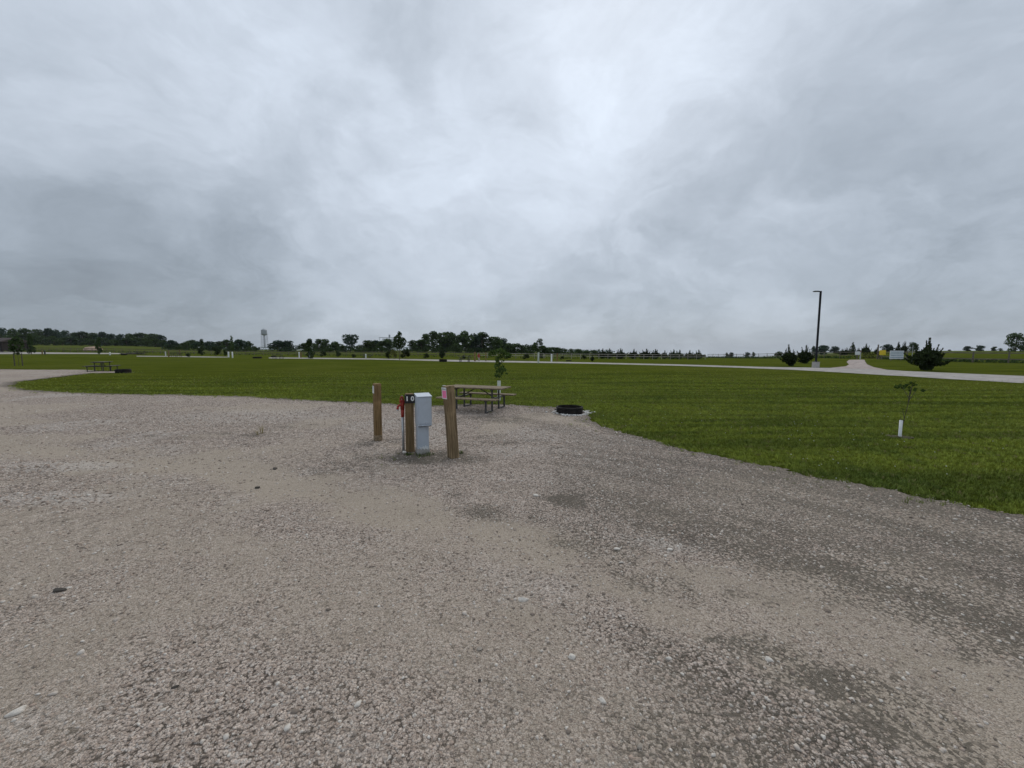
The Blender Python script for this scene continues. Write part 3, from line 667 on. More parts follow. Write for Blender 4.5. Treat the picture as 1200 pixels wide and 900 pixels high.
# ================================================================== NEAR HOOKUP SITE
def square_post(p, w, h, rz, mat_, lean=(0, 0), bev=.006, notch=True, rough_foot=True):
    """one timber with slightly worn edges, several rings so that it is not a perfect box"""
    bm = bmesh.new(); rings = []; zs = [-.06, .0, .05, .14, h * .35, h * .6, h * .8, h - .012, h]
    for z in zs:
        ww = w / 2 * (1 + random.uniform(-.012, .012)) * (1.03 if z < .06 and rough_foot else 1.0); b = bev * (1.6 if z < .1 else 1)
        if z == h: ww -= .008
        dx, dy = random.uniform(-.0025, .0025), random.uniform(-.0025, .0025); pts = []
        for sx, sy in ((1, 1), (-1, 1), (-1, -1), (1, -1)):
            q = [(sx * ww, sy * (ww - b)), (sx * (ww - b), sy * ww)]
            if sx * sy < 0: q = q[::-1]
            pts += q
        rings.append([bm.verts.new((x + dx, y + dy, z)) for x, y in pts])
    n = 8
    for a, b in zip(rings, rings[1:]):
        for i in range(n): bm.faces.new((a[i], a[(i + 1) % n], b[(i + 1) % n], b[i]))
    bm.faces.new(rings[-1]); bmesh.ops.recalc_face_normals(bm, faces=bm.faces)
    me = bpy.data.meshes.new('timber'); bm.to_mesh(me); bm.free()
    return link('timber', me, mat_, p)

# left post
c = at(443, 517.5)
p = thing('wood_post', 'square brown timber post with a small white card, left of the red hydrant', 'post', (c.x, c.y, .0), R(33), 'timber guard posts', rot=(0, R(.6), R(33)))
LW = .125; square_post(p, LW, 1.085, 0, M_POST)
b = MB().box((-LW / 2 - .005, .0, .975), (.006, .105, .135), bevel=.002).build('card', M_WHITE, p); tag(b, 'white card')
mk = MB()
for dz_, w_ in ((.035, .010), (.010, .018), (-.018, .012)): mk.box((-LW / 2 - .0092, -.005, .975 + dz_), (.0016, w_, .016))
mk.build('print', M_INK, b)
MB().cyl((-LW / 2 - .006, 0, 1.032), (-LW / 2 - .0115, 0, 1.032), .004, seg=8).build('nail', M_STEEL, p)
MB().box((0, 0, .075), (LW + .008, LW + .008, .11), bevel=.008).build('foot_band', M_MUD, p)

# right post
c = at(531.5, 537.5)
p = thing('wood_post', 'leaning weathered square timber post with a pink card, right of the grey box', 'post', (c.x, c.y, 0), 0, 'timber guard posts', rot=(R(-.8), R(-3.2), R(40)))
RW = .138; square_post(p, RW, 1.155, 0, M_POST2, bev=.010)
cd = MB().box((-RW / 2 - .006, .012, 1.045), (.006, .135, .175), bevel=.002).build('card', M_WHITE, p); tag(cd, 'white bordered card with a pink sheet')
MB().box((-RW / 2 - .0105, .004, 1.03), (.002, .110, .115)).build('pink_sheet', M_PINK, cd)
mk = MB()
for i, w_ in enumerate((.03, .022, .026)): mk.box((-RW / 2 - .0098, .045 - .035 * i, 1.109), (.0015, w_ * .8, .016))
mk.build('print', M_INK, cd)
MB().box((-RW / 2 + .02, RW / 2 - .02, 1.156), (.05, .04, .006)).build('metal_cap', M_GALV, p)

# hookup post with the plate 10
def text_mesh(name, body, size, depth, mat_, parent, M4):
    cu = bpy.data.curves.new(name, 'FONT'); cu.body = body; cu.size = size; cu.extrude = depth; cu.align_x = 'CENTER'; cu.align_y = 'CENTER'; cu.offset = .004 * size / .1
    o = bpy.data.objects.new(name, cu); COL.objects.link(o); dg = bpy.context.evaluated_depsgraph_get(); me = bpy.data.meshes.new_from_object(o.evaluated_get(dg)); me.name = name
    bpy.data.objects.remove(o); bpy.data.curves.remove(cu); me.transform(M4); return link(name, me, mat_, parent)
c = at(480.5, 530.5)
HR = R(12)
p = thing('hookup_post', 'brown timber post with black number plate 10, between red hydrant and grey box', 'post', (c.x - .0, c.y + .03, 0), HR)
HW = .135; square_post(p, HW, .985, 0, M_POSTB)
pl_ = MB().box((.03, -HW / 2 - .007, .905), (.20, .010, .145), bevel=.003).build('number_plate', M_BLACK, p); tag(pl_, 'black plate reading 10')
RX = Matrix.Rotation(math.pi / 2, 4, 'X')
for ch, dx in (('1', -.040), ('0', .045)):
    text_mesh('numeral', ch, .102, .0015, M_NUM, pl_, Matrix.Translation((dx + .01, -HW / 2 - .0135, .905)) @ RX)
for dx in (-.055, .115): MB().cyl((dx, -HW / 2 - .012, .968), (dx, -HW / 2 - .016, .968), .005, seg=8).build('screw', M_GALV, pl_)

# utility pedestal
c = at(494, 533)
p = thing('utility_box', 'grey painted steel electrical pedestal box with hinged hood and wider upper half', 'utility box', (c.x, c.y + .08, 0), R(24)); p.scale = (.95, .95, .965)
BW, BD = .185, .20
MB().box((0, 0, .045), (BW + .02, BD + .02, .13), bevel=.006).build('base', M_CONC, p)
lc = MB().box((0, 0, .30), (BW, BD, .42), bevel=.004).build('lower_cabinet', M_GREYBOX, p)
MB().box((-.005, -BD / 2 - .004, .29), (BW - .035, .006, .36), bevel=.002).build('door_panel', M_GREYBOX, lc)
MB().cyl((.055, -BD / 2 - .006, .44), (.055, -BD / 2 - .016, .44), .008, seg=10).build('latch', M_GALV, lc)
UW, UD = .235, .26
uc = MB()
# hood: a box with sloped lid top and an undercut lip
x0, x1, y0, y1, za, zb, zt = -BW / 2 - .006, BW / 2 + .045, -BD / 2 - .055, BD / 2 + .008, .50, .985, 1.012
uc.box(((x0 + x1) / 2, (y0 + y1) / 2, (za + zb) / 2), (x1 - x0, y1 - y0, zb - za), bevel=.006)
hood = uc.build('hood', M_GREYBOX, p)
ld = MB(); v = [(x0 - .008, y0 - .012, zb), (x1 + .008, y0 - .012, zb), (x1 + .008, y1 + .004, zb), (x0 - .008, y1 + .004, zb), (x0 - .008, y0 - .012, zb + .012), (x1 + .008, y0 - .012, zb + .012), (x1 + .008, y1 + .004, zt + .018), (x0 - .008, y1 + .004, zt + .018)]
vs = [ld.bm.verts.new(q) for q in v]
for f in ((0, 3, 2, 1), (4, 5, 6, 7), (0, 1, 5, 4), (1, 2, 6, 5), (2, 3, 7, 6), (3, 0, 4, 7)): ld.bm.faces.new([vs[i] for i in f])
ld.build('lid', M_GREYBOX, p)
MB().box(((x0 + x1) / 2, y0 - .005, (za + zb) / 2 + .01), (x1 - x0 - .03, .008, zb - za - .06), bevel=.003).build('door', M_GREYBOX, hood)
MB().box(((x0 + x1) / 2 + .01, y0 - .012, za + .012), (.14, .016, .018), bevel=.003).build('lip', M_GREYBOX, hood)
MB().box(((x0 + x1) / 2, y0 + .028, za - .003), (x1 - x0 - .02, .05, .008)).build('underside_shade', M_GREYDK, hood)  # dark strip standing in for the shade under the hood lip
MB().box(((x0 + x1) / 2 + .02, y0 - .013, za + .055), (.028, .010, .04), bevel=.002).build('hasp', M_GREYBOX, hood)
MB().box((x1 + .003, .01, .80), (.005, .10, .14), bevel=.002).build('side_plate', M_GREYBOX, hood)
tp = MB()
for i in range(9):
    xx = -.06 + i * .016; tp.box((xx, -BD / 2 - .009, .115 + random.uniform(0, .02)), (.014, .003, random.uniform(.02, .06)), Euler((0, random.uniform(-.5, .5), 0)))
tp.build('torn_label', M_TAPE, p)

# yard hydrant
c = at(473.3, 530)
p = thing('water_hydrant', 'red headed yard hydrant on a grey pipe, left of the number post', 'hydrant', (c.x, c.y - .02, 0), R(50))
MB().cyl((0, 0, -.05), (0, 0, .66), .021, seg=14).build('pipe', M_GALV, p, True)
MB().cyl((0, 0, .60), (0, 0, .73), .025, .030, seg=14).cyl((0, 0, .73), (0, 0, .86), .034, .032, seg=14).cyl((0, 0, .86), (0, 0, .885), .024, .016, seg=12).build('head', M_RED, p, True)
MB().tube([(-.02, 0, .80), (-.06, 0, .80), (-.088, 0, .775), (-.092, 0, .735)], [.020, .019, .018, .020], 10).build('spout', M_RED, p, True)
MB().cyl((-.092, 0, .737), (-.092, 0, .712), .0155, seg=10).build('hose_thread', M_GALV, p)
MB().cyl((0, 0, .88), (0, 0, .955), .007, seg=8).build('lift_rod', M_GALV, p)
MB().tube([(.02, -.012, .80), (.014, -.012, .88), (-.008, -.012, .935), (-.032, -.012, .93), (-.046, -.012, .89), (-.05, -.012, .84)], [.013, .014, .014, .013, .012, .013], 8).build('handle', M_RED, p, True)
MB().box((.032, 0, .845), (.018, .05, .05), bevel=.004).build('linkage', M_RED, p)
def stone_obj(px, py, wpx, hk, label, mat_=None, flatk=.45, rz=0, seed=0, grp='loose stones on the gravel lot', asp=.6):
    st = random.getstate(); random.seed(seed + int(px * 7 + py)); c = at(px, py); r = wpx / F * c.y / 2 / math.cos(TH)
    V_, Q_ = rock_proto(2, (1, asp, flatk), .14); me = npmesh('stone', V_ * r, Q_); random.setstate(st)
    o = link('stone', me, mat_ or M_STONE_W, None, (c.x, c.y, float(gravel_z(np.array([c.x]), np.array([c.y]))[0]) + r * flatk * .35)); o.rotation_euler = (0, 0, rz)
    return tag(o, label, 'stone', grp)
M_STONE_W = mat('pale_limestone', (.68, .63, .56), .9, var=.18, scale=26, bump=.5, dirt=((.30, .27, .23), .5)); M_STONE_D = mat('dark_clod', (.075, .066, .056), .95, var=.3, scale=20, bump=.4)
M_STONE_G = mat('grey_limestone', (.36, .315, .265), .9, var=.2, scale=26, bump=.5)
stone_obj(474, 532.3, 10, .5, 'small pale flat stone at the foot of the red hydrant', flatk=.35)
stone_obj(25, 839, 27, .5, 'long pale slab of stone lying nearest the lower left corner', rz=.75, asp=.42, flatk=.28)
stone_obj(67, 696, 20, .5, 'dark flat stone alone on the left gravel with a light chip beside it', M_STONE_D, rz=.15, asp=.45, flatk=.25)
stone_obj(80, 692.5, 9, .5, 'light chip touching the dark flat stone on the left gravel', rz=.3, asp=.5, flatk=.25)
stone_obj(611, 706.5, 18, .5, 'pale elongated stone in the middle of the lot straight below the picnic table', rz=-.25, asp=.5, flatk=.4)
stone_obj(670, 774, 11, .5, 'small round pale stone standing alone left of the dark tyre streak', M_STONE_W, rz=.9, asp=.8, flatk=.55)
stone_obj(706, 826, 13, .5, 'pale chunk of stone in the lower middle of the lot', rz=-.5, asp=.65, flatk=.5)
stone_obj(899, 777, 18, .5, 'bright white flat stone on the dark patch at lower right', rz=-.3, asp=.5, flatk=.32)
stone_obj(533, 781, 10, .5, 'grey rounded stone in the lower centre of the lot', M_STONE_G, asp=.85, flatk=.6)
stone_obj(562, 766, 8, .5, 'small grey stone just right of the grey rounded stone', M_STONE_G, asp=.8, flatk=.6)
stone_obj(420, 832, 12, .5, 'pale angular stone in the lower left middle near the bottom edge', rz=1.2, asp=.7, flatk=.4)
stone_obj(339, 860, 11, .5, 'round pale stone near the bottom edge left of the middle', asp=.9, flatk=.6)
stone_obj(722, 646, 11, .5, 'white stone in the patch of coarse pale gravel', rz=.1, asp=.5, flatk=.35)
stone_obj(627, 584, 10, .5, 'white flat stone beside the dark damp patch in mid lot', asp=.6, flatk=.35)
stone_obj(783, 648, 12, .5, 'pale flat stone right of the white stone in the coarse gravel', asp=.5, flatk=.3)
stone_obj(783, 777, 9, .5, 'small pale stone by the faint tyre mark right of centre', asp=.7, flatk=.5)
stone_obj(750, 881, 12, .5, 'grey stone at the bottom edge right of centre', M_STONE_G, asp=.7, flatk=.45)
stone_obj(303, 574, 9, .5, 'small dark clod on the tan wheel track', M_STONE_D, asp=.6, flatk=.4)
stone_obj(322, 551, 14, .5, 'flat dark clod behind the tan wheel track', M_STONE_D, asp=.5, flatk=.2)
stone_obj(208, 810, 11, .5, 'dark flat chip on the lower left gravel', M_STONE_D, rz=.5, asp=.45, flatk=.25)
stone_obj(562, 803, 6, .5, 'tiny black pebble below the grey stones in lower centre', M_STONE_D, asp=.7, flatk=.6)
stone_obj(228, 757, 9, .5, 'thin dark chip in the left middle of the lot', M_STONE_D, rz=.4, asp=.4, flatk=.25)

# green tuft and weeds at the foot of the box, dry weed stalk on the lot
def weed(px, py, h, n, label, dry=False, spread=.05, cat='weed'):
    c = at(px, py); v, q = tuft(n, h, spread, .007); me = npmesh('weed', v, q)
    o = link('weed', me, M_DRY if dry else M_WEED, None, (c.x, c.y, float(gravel_z(np.array([c.x]), np.array([c.y]))[0]))); return tag(o, label, cat)
M_WEED = mat('weed_green', (.070, .105, .022), .8, var=.3, scale=20); M_DRY = mat('dry_stalk', (.30, .25, .12), .9, var=.2)
weed(498, 535, .05, 110, 'green tuft of weeds growing in front of the grey box', spread=.15)
weed(478, 535, .045, 70, 'low dark weeds at the foot of the number post', spread=.05)
weed(540, 533, .05, 40, 'sparse weeds behind the foot of the leaning post', spread=.04)
weed(307, 509, .22, 14, 'thin dry weed stalk standing alone on the left of the lot', True, .03)
weed(302, 511, .12, 14, 'short dry weed just left of the dry stalk', True, .02)

# ------------------------------------------------------------------ picnic table
def picnic_table(name, label, L, loc, rz, wood_m, steel_m, group=None, far_=False):
    t = thing(name, label, 'picnic table', loc, rz, group)
    for i in range(5): MB().box((random.uniform(-.006, .006), -.29 + i * .145, .735 + random.uniform(-.002, .002)), (L, .136, .038), bevel=.005).build('tabletop_plank', wood_m, t)
    for s in (-1, 1):
        for i in range(2): MB().box((random.uniform(-.006, .006), s * (.60 + .145 * i), .435 + random.uniform(-.002, .002)), (L, .136, .038), bevel=.005).build('bench_plank', wood_m, t)
    e = L * .31
    for sx in (-1, 1):
        x = sx * e
        for sy in (-1, 1):
            MB().box((x, sy * .24, .355), (.042, .042, .71), bevel=.004).build('leg', steel_m, t)
            MB().box((x, sy * .67, .205), (.045, .045, .42), bevel=.004).build('bench_leg', steel_m, t)
        MB().box((x, 0, .392), (.043, 1.50, .043), bevel=.004).build('crossbar', steel_m, t)
        MB().box((x, 0, .693), (.043, .68, .043), bevel=.004).build('top_support', steel_m, t)
        MB().cyl((x - sx * .025, 0, .40), (sx * .06, 0, .70), .018, seg=8).build('brace', steel_m, t)
        MB().box((x, -.46, .022), (.045, .38, .035)).build('foot_rail', steel_m, t)
        MB().box((x, .46, .022), (.045, .38, .035)).build('foot_rail', steel_m, t)
    return t
tb = picnic_table('picnic_table', 'near picnic table with tan plank top and dark steel legs, behind the leaning post', 1.84, (-.98, 11.0, .02), R(-21), M_TABLE, M_FRAME); tb.scale = (.97, .97, .85)

# ------------------------------------------------------------------ fire ring
def fire_ring(label, loc, r=.35, h=.20, group='steel fire rings'):
    t = thing('fire_ring', label, 'fire ring', loc, 0, group)
    MB().lathe([(r, 0), (r + .006, h * .5), (r, h), (r - .022, h + .004), (r - .025, h - .02), (r - .016, h * .5), (r - .016, 0)], 36).build('ring', M_RUST, t, True)
    MB().lathe([(r + .006, h - .045), (r + .016, h - .04), (r + .016, h - .022), (r + .004, h - .018)], 36).build('rim_band', M_RUST, t, True)
    a = MB()
    for i in range(22):
        an = random.uniform(0, 6.28); rr_ = random.uniform(0, r * .85); a.ball((rr_ * math.cos(an), rr_ * math.sin(an), .02), random.uniform(.02, .05), 1, (1, 1, .5), .2)
    tag(a.build('ash_bed', mat('ash', (.06, .055, .05), .95, var=.4), t), kind='stuff')
    MB().tube([(-r * .55, -.03, h * .5), (r * .5, .05, h * .55)], [.035, .03], 8).build('charred_log', mat('charred_wood', (.02, .018, .016), .95, var=.4), t)
    for s in (-1, 1): MB().tube([(s * (r + .01), -.05, h * .6), (s * (r + .05), -.04, h * .5), (s * (r + .05), .04, h * .5), (s * (r + .01), .05, h * .6)], [.009] * 4, 6).build('handle', M_RUST, t)
    return t
c = at(667.5, 485)
ring0 = fire_ring('black steel fire ring at the lawn edge right of the near picnic table', (c.x, c.y + .02, .012), .345, .185)
# crushed pale rock collar round the ring
vs_, qs_, o_ = [], [], 0
for i in range(150):
    a = random.uniform(0, 6.28); rr_ = .36 + abs(random.gauss(0, .10)); pv, pq = random.choice(protos[2:]); s_ = random.uniform(.02, .055)
    rz_ = random.uniform(0, 6.28); ca, sa = math.cos(rz_), math.sin(rz_); q = pv * s_; q = np.stack([q[:, 0] * ca - q[:, 1] * sa, q[:, 0] * sa + q[:, 1] * ca, q[:, 2]], 1)
    vs_.append(q + np.array([c.x + rr_ * math.cos(a) * 1.0 + (.05), c.y + .0 + rr_ * math.sin(a), .035])); qs_.append(pq + o_); o_ += len(pv)
tag(link('ring_stones', npmesh('ring_stones', np.vstack(vs_), np.vstack(qs_)), mat('white_crushed_rock', (.60, .58, .55), .9, var=.2, scale=20)), kind='stuff')

# ------------------------------------------------------------------ foliage
def foliage_mat(name, a, b, c_=None):
    m = bpy.data.materials.new(name); m.use_nodes = True; t = NT(m.node_tree)
    o = t.n('ShaderNodeTexCoord').outputs['Object']; rnd_ = t.n('ShaderNodeObjectInfo').outputs['Random']; isl = t.n('ShaderNodeNewGeometry').outputs['Random Per Island']
    col = t.mix(isl, a, b); col = t.mix(t.ramp(t.noise(o, 5, 4, .6), .4, .68), col, c_ or tuple(x * 1.35 for x in b))
    k = t.math('MULTIPLY_ADD', rnd_, .5, .75); col = t.mul(col, t.n('ShaderNodeCombineXYZ', ins={0: k, 1: k, 2: k}).outputs[0])
    d = t.n('ShaderNodeBsdfDiffuse', ins={'Color': col}); tr = t.n('ShaderNodeBsdfTranslucent', ins={'Color': col}); ms = t.n('ShaderNodeMixShader', ins={0: .25})
    t.nt.links.new(d.outputs[0], ms.inputs[1]); t.nt.links.new(tr.outputs[0], ms.inputs[2]); t.nt.links.new(ms.outputs[0], t.n('ShaderNodeOutputMaterial').inputs[0]); return m
F_DARK = foliage_mat('dark_leaf', (.030, .052, .022), (.068, .102, .038)); F_MID = foliage_mat('mid_leaf', (.030, .052, .020), (.066, .098, .034)); F_HAZE = foliage_mat('haze_tinted_leaf', (.025, .046, .033), (.054, .084, .054))  # the bluish leaf has distance haze painted into its colour
F_JUN = foliage_mat('juniper_needle', (.018, .028, .012), (.044, .062, .025)); F_YOUNG = foliage_mat('young_leaf', (.035, .060, .018), (.075, .115, .032)); F_OLIVE = foliage_mat('olive_leaf', (.07, .085, .022), (.12, .125, .04))
def leaf_quads(C, S, up=.3):
    """one bent leaf-clump quad per centre C (n,3) of size S (n,)"""
    n = len(C); a = rng.normal(size=(n, 3)); a /= np.linalg.norm(a, axis=1)[:, None]; b = rng.normal(size=(n, 3)); b -= a * (a * b).sum(1)[:, None]; b /= np.linalg.norm(b, axis=1)[:, None]
    s = S[:, None]; w = rng.uniform(.55, .95, (n, 1))
    P_ = [C - a * s - b * s * w * .2, C - b * s * w, C + a * s, C + b * s * w]
    V_ = np.stack(P_, 1).reshape(-1, 3); Q_ = np.arange(4 * n).reshape(n, 4); return V_, Q_
def lobes_points(lobes, n, edge=.75):
    L_ = np.array(lobes); vol = L_[:, 3] * L_[:, 4] * L_[:, 5]; pr = vol ** .75; pr /= pr.sum(); k = rng.choice(len(L_), n, p=pr)
    d = rng.normal(size=(n, 3)); d /= np.linalg.norm(d, axis=1)[:, None]; r = rng.random(n) ** (1 / 3.) ; r = edge * r + (1 - edge) * 1.0
    return L_[k, :3] + d * r[:, None] * L_[k, 3:6]
def tree_proto(name, lobes, n, leaf, fmat, trunk, limbs=5, tr=.022, twig=None):
    """unit-height tree: list of crown lobes (x,y,z,rx,ry,rz), trunk top height"""
    C = lobes_points(lobes, n); C[:, 2] = np.maximum(C[:, 2], .02); V_, Q_ = leaf_quads(C, rng.uniform(.6, 1.3, n) * leaf); cm = npmesh('crown', V_, Q_); cm.materials.append(fmat)
    mb = MB(); mb.tube([(0, 0, -.03), (random.uniform(-.01, .01), 0, trunk * .5), (random.uniform(-.02, .02), random.uniform(-.02, .02), trunk)], [tr, tr * .8, tr * .55], 7)
    for i in range(limbs):
        l = lobes[i % len(lobes)]; z = trunk * random.uniform(.35, .95); mid = Vector((l[0] * .4, l[1] * .4, z + (l[2] - z) * .5)); mb.tube([(0, 0, z), mid, (l[0] * .9, l[1] * .9, l[2])], [tr * .5, tr * .35, tr * .15], 5)
    bmesh.ops.recalc_face_normals(mb.bm, faces=mb.bm.faces); tm_ = bpy.data.meshes.new('trunk'); mb.bm.to_mesh(tm_); mb.bm.free(); tm_.materials.append(M_TRUNK)
    return cm, tm_
def rl(n, R_, zlo, zhi, rmin, rmax, shape=lambda h: 1.0):
    out = []
    for i in range(n):
        h = (i + random.random()) / n; z = zlo + (zhi - zlo) * h; k = shape(h) * R_; a = random.uniform(0, 6.28); q = k * math.sqrt(random.random()) * .9; r = random.uniform(rmin, rmax)
        out.append((q * math.cos(a), q * math.sin(a), z, r, r, r * random.uniform(.7, 1.0)))
    return out
dome = lambda h: min(1.0, .62 + h * .9) * (1 - .72 * max(0, h - .35) / .65)
P_BROAD = [tree_proto('b', rl(16, .40, .10, .88, .13, .20, dome), 1900, .036, F_HAZE, .62) for _ in range(3)]
P_GREEN = [tree_proto('g', rl(16, .34, .10, .90, .11, .18, dome), 1900, .034, F_DARK, .66) for _ in range(3)]
P_MID = [tree_proto('m', rl(13, .40, .10, .86, .12, .20, dome), 1300, .036, F_MID, .55) for _ in range(2)]
P_TALL = [tree_proto('t', rl(15, .22, .10, .92, .08, .14, lambda h: 1.15 - .85 * h), 1500, .030, F_DARK, .8) for _ in range(3)]
P_HEART = tree_proto('h', [(-.22, 0, .80, .20, .18, .16), (.22, .02, .78, .22, .18, .18), (0, 0, .84, .2, .18, .12), (0, 0, .6, .30, .22, .2), (-.2, 0, .62, .16, .16, .16), (.2, 0, .58, .18, .16, .16), (0, 0, .36, .2, .18, .18), (.02, 0, .2, .14, .14, .12)], 1500, .032, F_HAZE, .6)
P_GAPPY = tree_proto('gp', rl(34, .48, .06, .88, .09, .15, lambda h: math.sin(math.pi * (.28 + .62 * h))), 3000, .028, F_DARK, .75, 9)
def juniper_proto(lean=0.0, spikes=26, wide=.42, n=4200, fan=.5):
    """spreading young red cedar: pointed plumes growing up and out of a narrow foot"""
    pts, sz = [], []
    for i in range(spikes):
        a = 6.283 * i / spikes * 2.4 + random.uniform(-.25, .25); out = wide * (.15 + .85 * ((i * .618) % 1.0)) if i > 1 else wide * .08; zb = random.uniform(.05, .35)
        zt_ = random.uniform(.98, 1.0) if i < 2 else 1.0 - .42 * (out / wide) ** 1.2 - random.uniform(0, .28); b0 = np.array([math.cos(a) * out * .25 + lean * zb, math.sin(a) * out * .25, zb]); b1 = np.array([math.cos(a) * out + lean * zt_, math.sin(a) * out, max(zt_, zb + .15)]); m_ = n // spikes
        k = rng.random(m_) ** .9; rad = .010 + .085 * np.sin(np.clip(k * 1.15, 0, 1) * math.pi) ** .8 * (1 - .55 * k); d = rng.normal(size=(m_, 3)); d /= np.linalg.norm(d, axis=1)[:, None]
        q = b0 + (b1 - b0) * k[:, None]; q[:, 2] -= .05 * np.sin(k * math.pi); pts.append(q + d * rad[:, None] * rng.random((m_, 1)) ** .5); sz.append(.016 + .018 * (1 - k))
    C = lobes_points([(lean * .4, 0, .40, wide * .54, wide * .54, .22), (lean * .2, 0, .22, wide * .34, wide * .34, .16), (0, 0, .08, wide * .25, wide * .25, .08)], n // 3); pts.append(C); sz.append(np.full(len(C), .036))
    C = np.vstack(pts); C[:, 2] = np.maximum(C[:, 2], .015); V_, Q_ = leaf_quads(C, np.concatenate(sz)); cm = npmesh('crown', V_, Q_); cm.materials.append(F_JUN)
    mb = MB().tube([(0, 0, -.03), (lean * .3, 0, .3), (lean * .7, 0, .7)], [.03, .022, .008], 7)
    for i in range(6): a = i; mb.tube([(lean * .1, 0, .12 + .06 * i), (wide * .5 * math.cos(a), wide * .5 * math.sin(a), .3 + .07 * i)], [.012, .005], 5)
    bmesh.ops.recalc_face_normals(mb.bm, faces=mb.bm.faces); tm_ = bpy.data.meshes.new('trunk'); mb.bm.to_mesh(tm_); mb.bm.free(); tm_.materials.append(M_TRUNK); return cm, tm_
P_JUN = [juniper_proto(0, 16, .42, 3000) for _ in range(3)]; P_JUNW = [juniper_proto(0, 22, .56, 6500)]; P_BUSH = [tree_proto('bu', rl(9, .42, .2, .74, .16, .26, dome), 700, .05, F_JUN, .4) for _ in range(3)]
P_CON = [tree_proto('cn', [(0, 0, z, .27 * (1 - z) + .03, .27 * (1 - z) + .03, .09) for z in np.linspace(.12, .95, 9)], 1000, .032, F_JUN, .9, 3) for _ in range(2)]
P_LEAFB = [tree_proto('lb', rl(8, .34, .25, .8, .14, .24, dome), 700, .05, F_MID, .4) for _ in range(2)]
P_OLIVE = tree_proto('ol', rl(12, .5, .15, .7, .12, .25), 600, .05, F_OLIVE, .3)
def plant(proto, name, label, cat, px, ptop, Y, wpx, group=None, pbase=None, rz=None, parts=('trunk', 'crown')):
    """stand a tree at depth Y under column px, as tall as ptop says and wpx wide"""
    if pbase is not None:
        g = at(px, pbase); Y = g.y
    g = gp(px, Y); g.x = atY(px, 410, Y).x; g.z = float(gz(g.x, g.y)); h = atY(px, ptop, Y).z - g.z; cm, tm_ = proto
    w_ = wpx / F * Y * math.cos(math.atan(abs(px - 600) / F)); bb = np.array([v.co[:] for v in cm.vertices]) if cm.name not in _wid else None
    if cm.name not in _wid: _wid[cm.name] = (np.percentile(bb[:, 0], 99.3) - np.percentile(bb[:, 0], .7), np.percentile(bb[:, 2], 99.7))
    e = thing(name, label, cat, g, rz if rz is not None else random.uniform(-.5, .5), group); k = w_ / _wid[cm.name][0]; e.scale = (k, k, h / _wid[cm.name][1])
    link('trunk', tm_, None, e); link('crown', cm, None, e); return e
_wid = {}

# ================================================================== SAPLINGS
def sapling(name, label, base_px, base_py, top_py, wpx, tube_top_py, lobes, n, leaf, tube_m, tube_r, lean=(0, 0), stakes=0, soil=0.0, cat='sapling', leafm=None, thin=1.0):
    g = at(base_px, base_py); h = atY(base_px, top_py, g.y).z - g.z; e = thing(name, label, cat, g, 0); w_ = wpx / F * g.y
    lb = [(x * w_, y * w_, z * h, rx * w_, ry * w_, rz * h) for x, y, z, rx, ry, rz in lobes]
    mb = MB(); tp_ = Vector((lean[0], lean[1], h * .9)); k_ = thin; mb.tube([(0, 0, -.05), tp_ * .4, tp_ * .75 + Vector((.01, 0, 0)), tp_], [max(.011, h * .007) * k_, .010 * k_, .008 * k_, .004 * k_], 7)
    for l in lb[:8]: mb.tube([tp_ * min(.9, max(.3, l[2] / h - .12)), Vector(l[:3])], [.006, .003], 5)
    mb.build('trunk', M_TRUNK, e)
    if tube_top_py:
        th = atY(base_px, tube_top_py, g.y).z - g.z; tb_ = MB().lathe([(tube_r, -.02), (tube_r, th), (tube_r - .006, th), (tube_r - .006, th - .1)], 20).build('tree_tube', tube_m, e, True)
    C = lobes_points(lb, n); V_, Q_ = leaf_quads(C, rng.uniform(.6, 1.2, n) * leaf); link('crown', npmesh('crown', V_, Q_), leafm or F_YOUNG, e)
    for s in range(stakes):
        x = (-.5, .32)[s]; MB().cyl((x, .05, -.05), (x, .05, h * .42), .045, .04, 8).build('stake', M_STAKE, e)
        MB().cyl((x, .05, h * .38), (0, 0, h * .36), .012, seg=5).build('tie', M_STAKE, e)
    if soil:
        b = MB()
        for i in range(40):
            a = random.uniform(0, 6.28); r = soil * math.sqrt(random.random()); b.ball((r * math.cos(a), r * math.sin(a) * .8, .005), random.uniform(.02, .055), 1, (1, 1, .5), .25)
        tag(b.build('soil_ring', M_SOIL, e), kind='stuff')
    return e
M_TUBEG = mat('grey_green_tube', (.52, .55, .48), .6, var=.06)
sapling('sapling', 'young sapling with a pale tree tube, in the lawn right behind the near picnic table', 584.8, 469.5, 407.5, 24, 446,
        [(-.30, 0, .88, .22, .2, .05), (.0, 0, .93, .34, .3, .06), (.28, 0, .86, .3, .25, .06), (.5, 0, .88, .16, .15, .03), (0, .05, .76, .24, .22, .09), (.02, 0, .62, .26, .24, .10), (.0, 0, .50, .22, .2, .07), (.16, 0, .58, .2, .2, .07), (.34, 0, .5, .1, .1, .03)], 430, .048, M_TUBEG, .055)
c = at(1054.3, 512.5)
sapling('sapling', 'thin leaning sapling with a short white tube, alone in the lawn at the right', 1054.3, 512.5, 447, 24, 492.5,
        [(-.1, 0, .90, .32, .25, .03), (.35, 0, .92, .35, .2, .04), (.62, 0, .85, .3, .2, .025), (.3, 0, .82, .16, .16, .04), (.42, 0, .97, .18, .12, .03), (.02, 0, .50, .10, .08, .02), (-.05, 0, .36, .12, .1, .02), (.12, 0, .3, .08, .08, .03)], 34, .042, M_WHITE, .025, lean=(.15, 0), soil=.19, thin=.5)

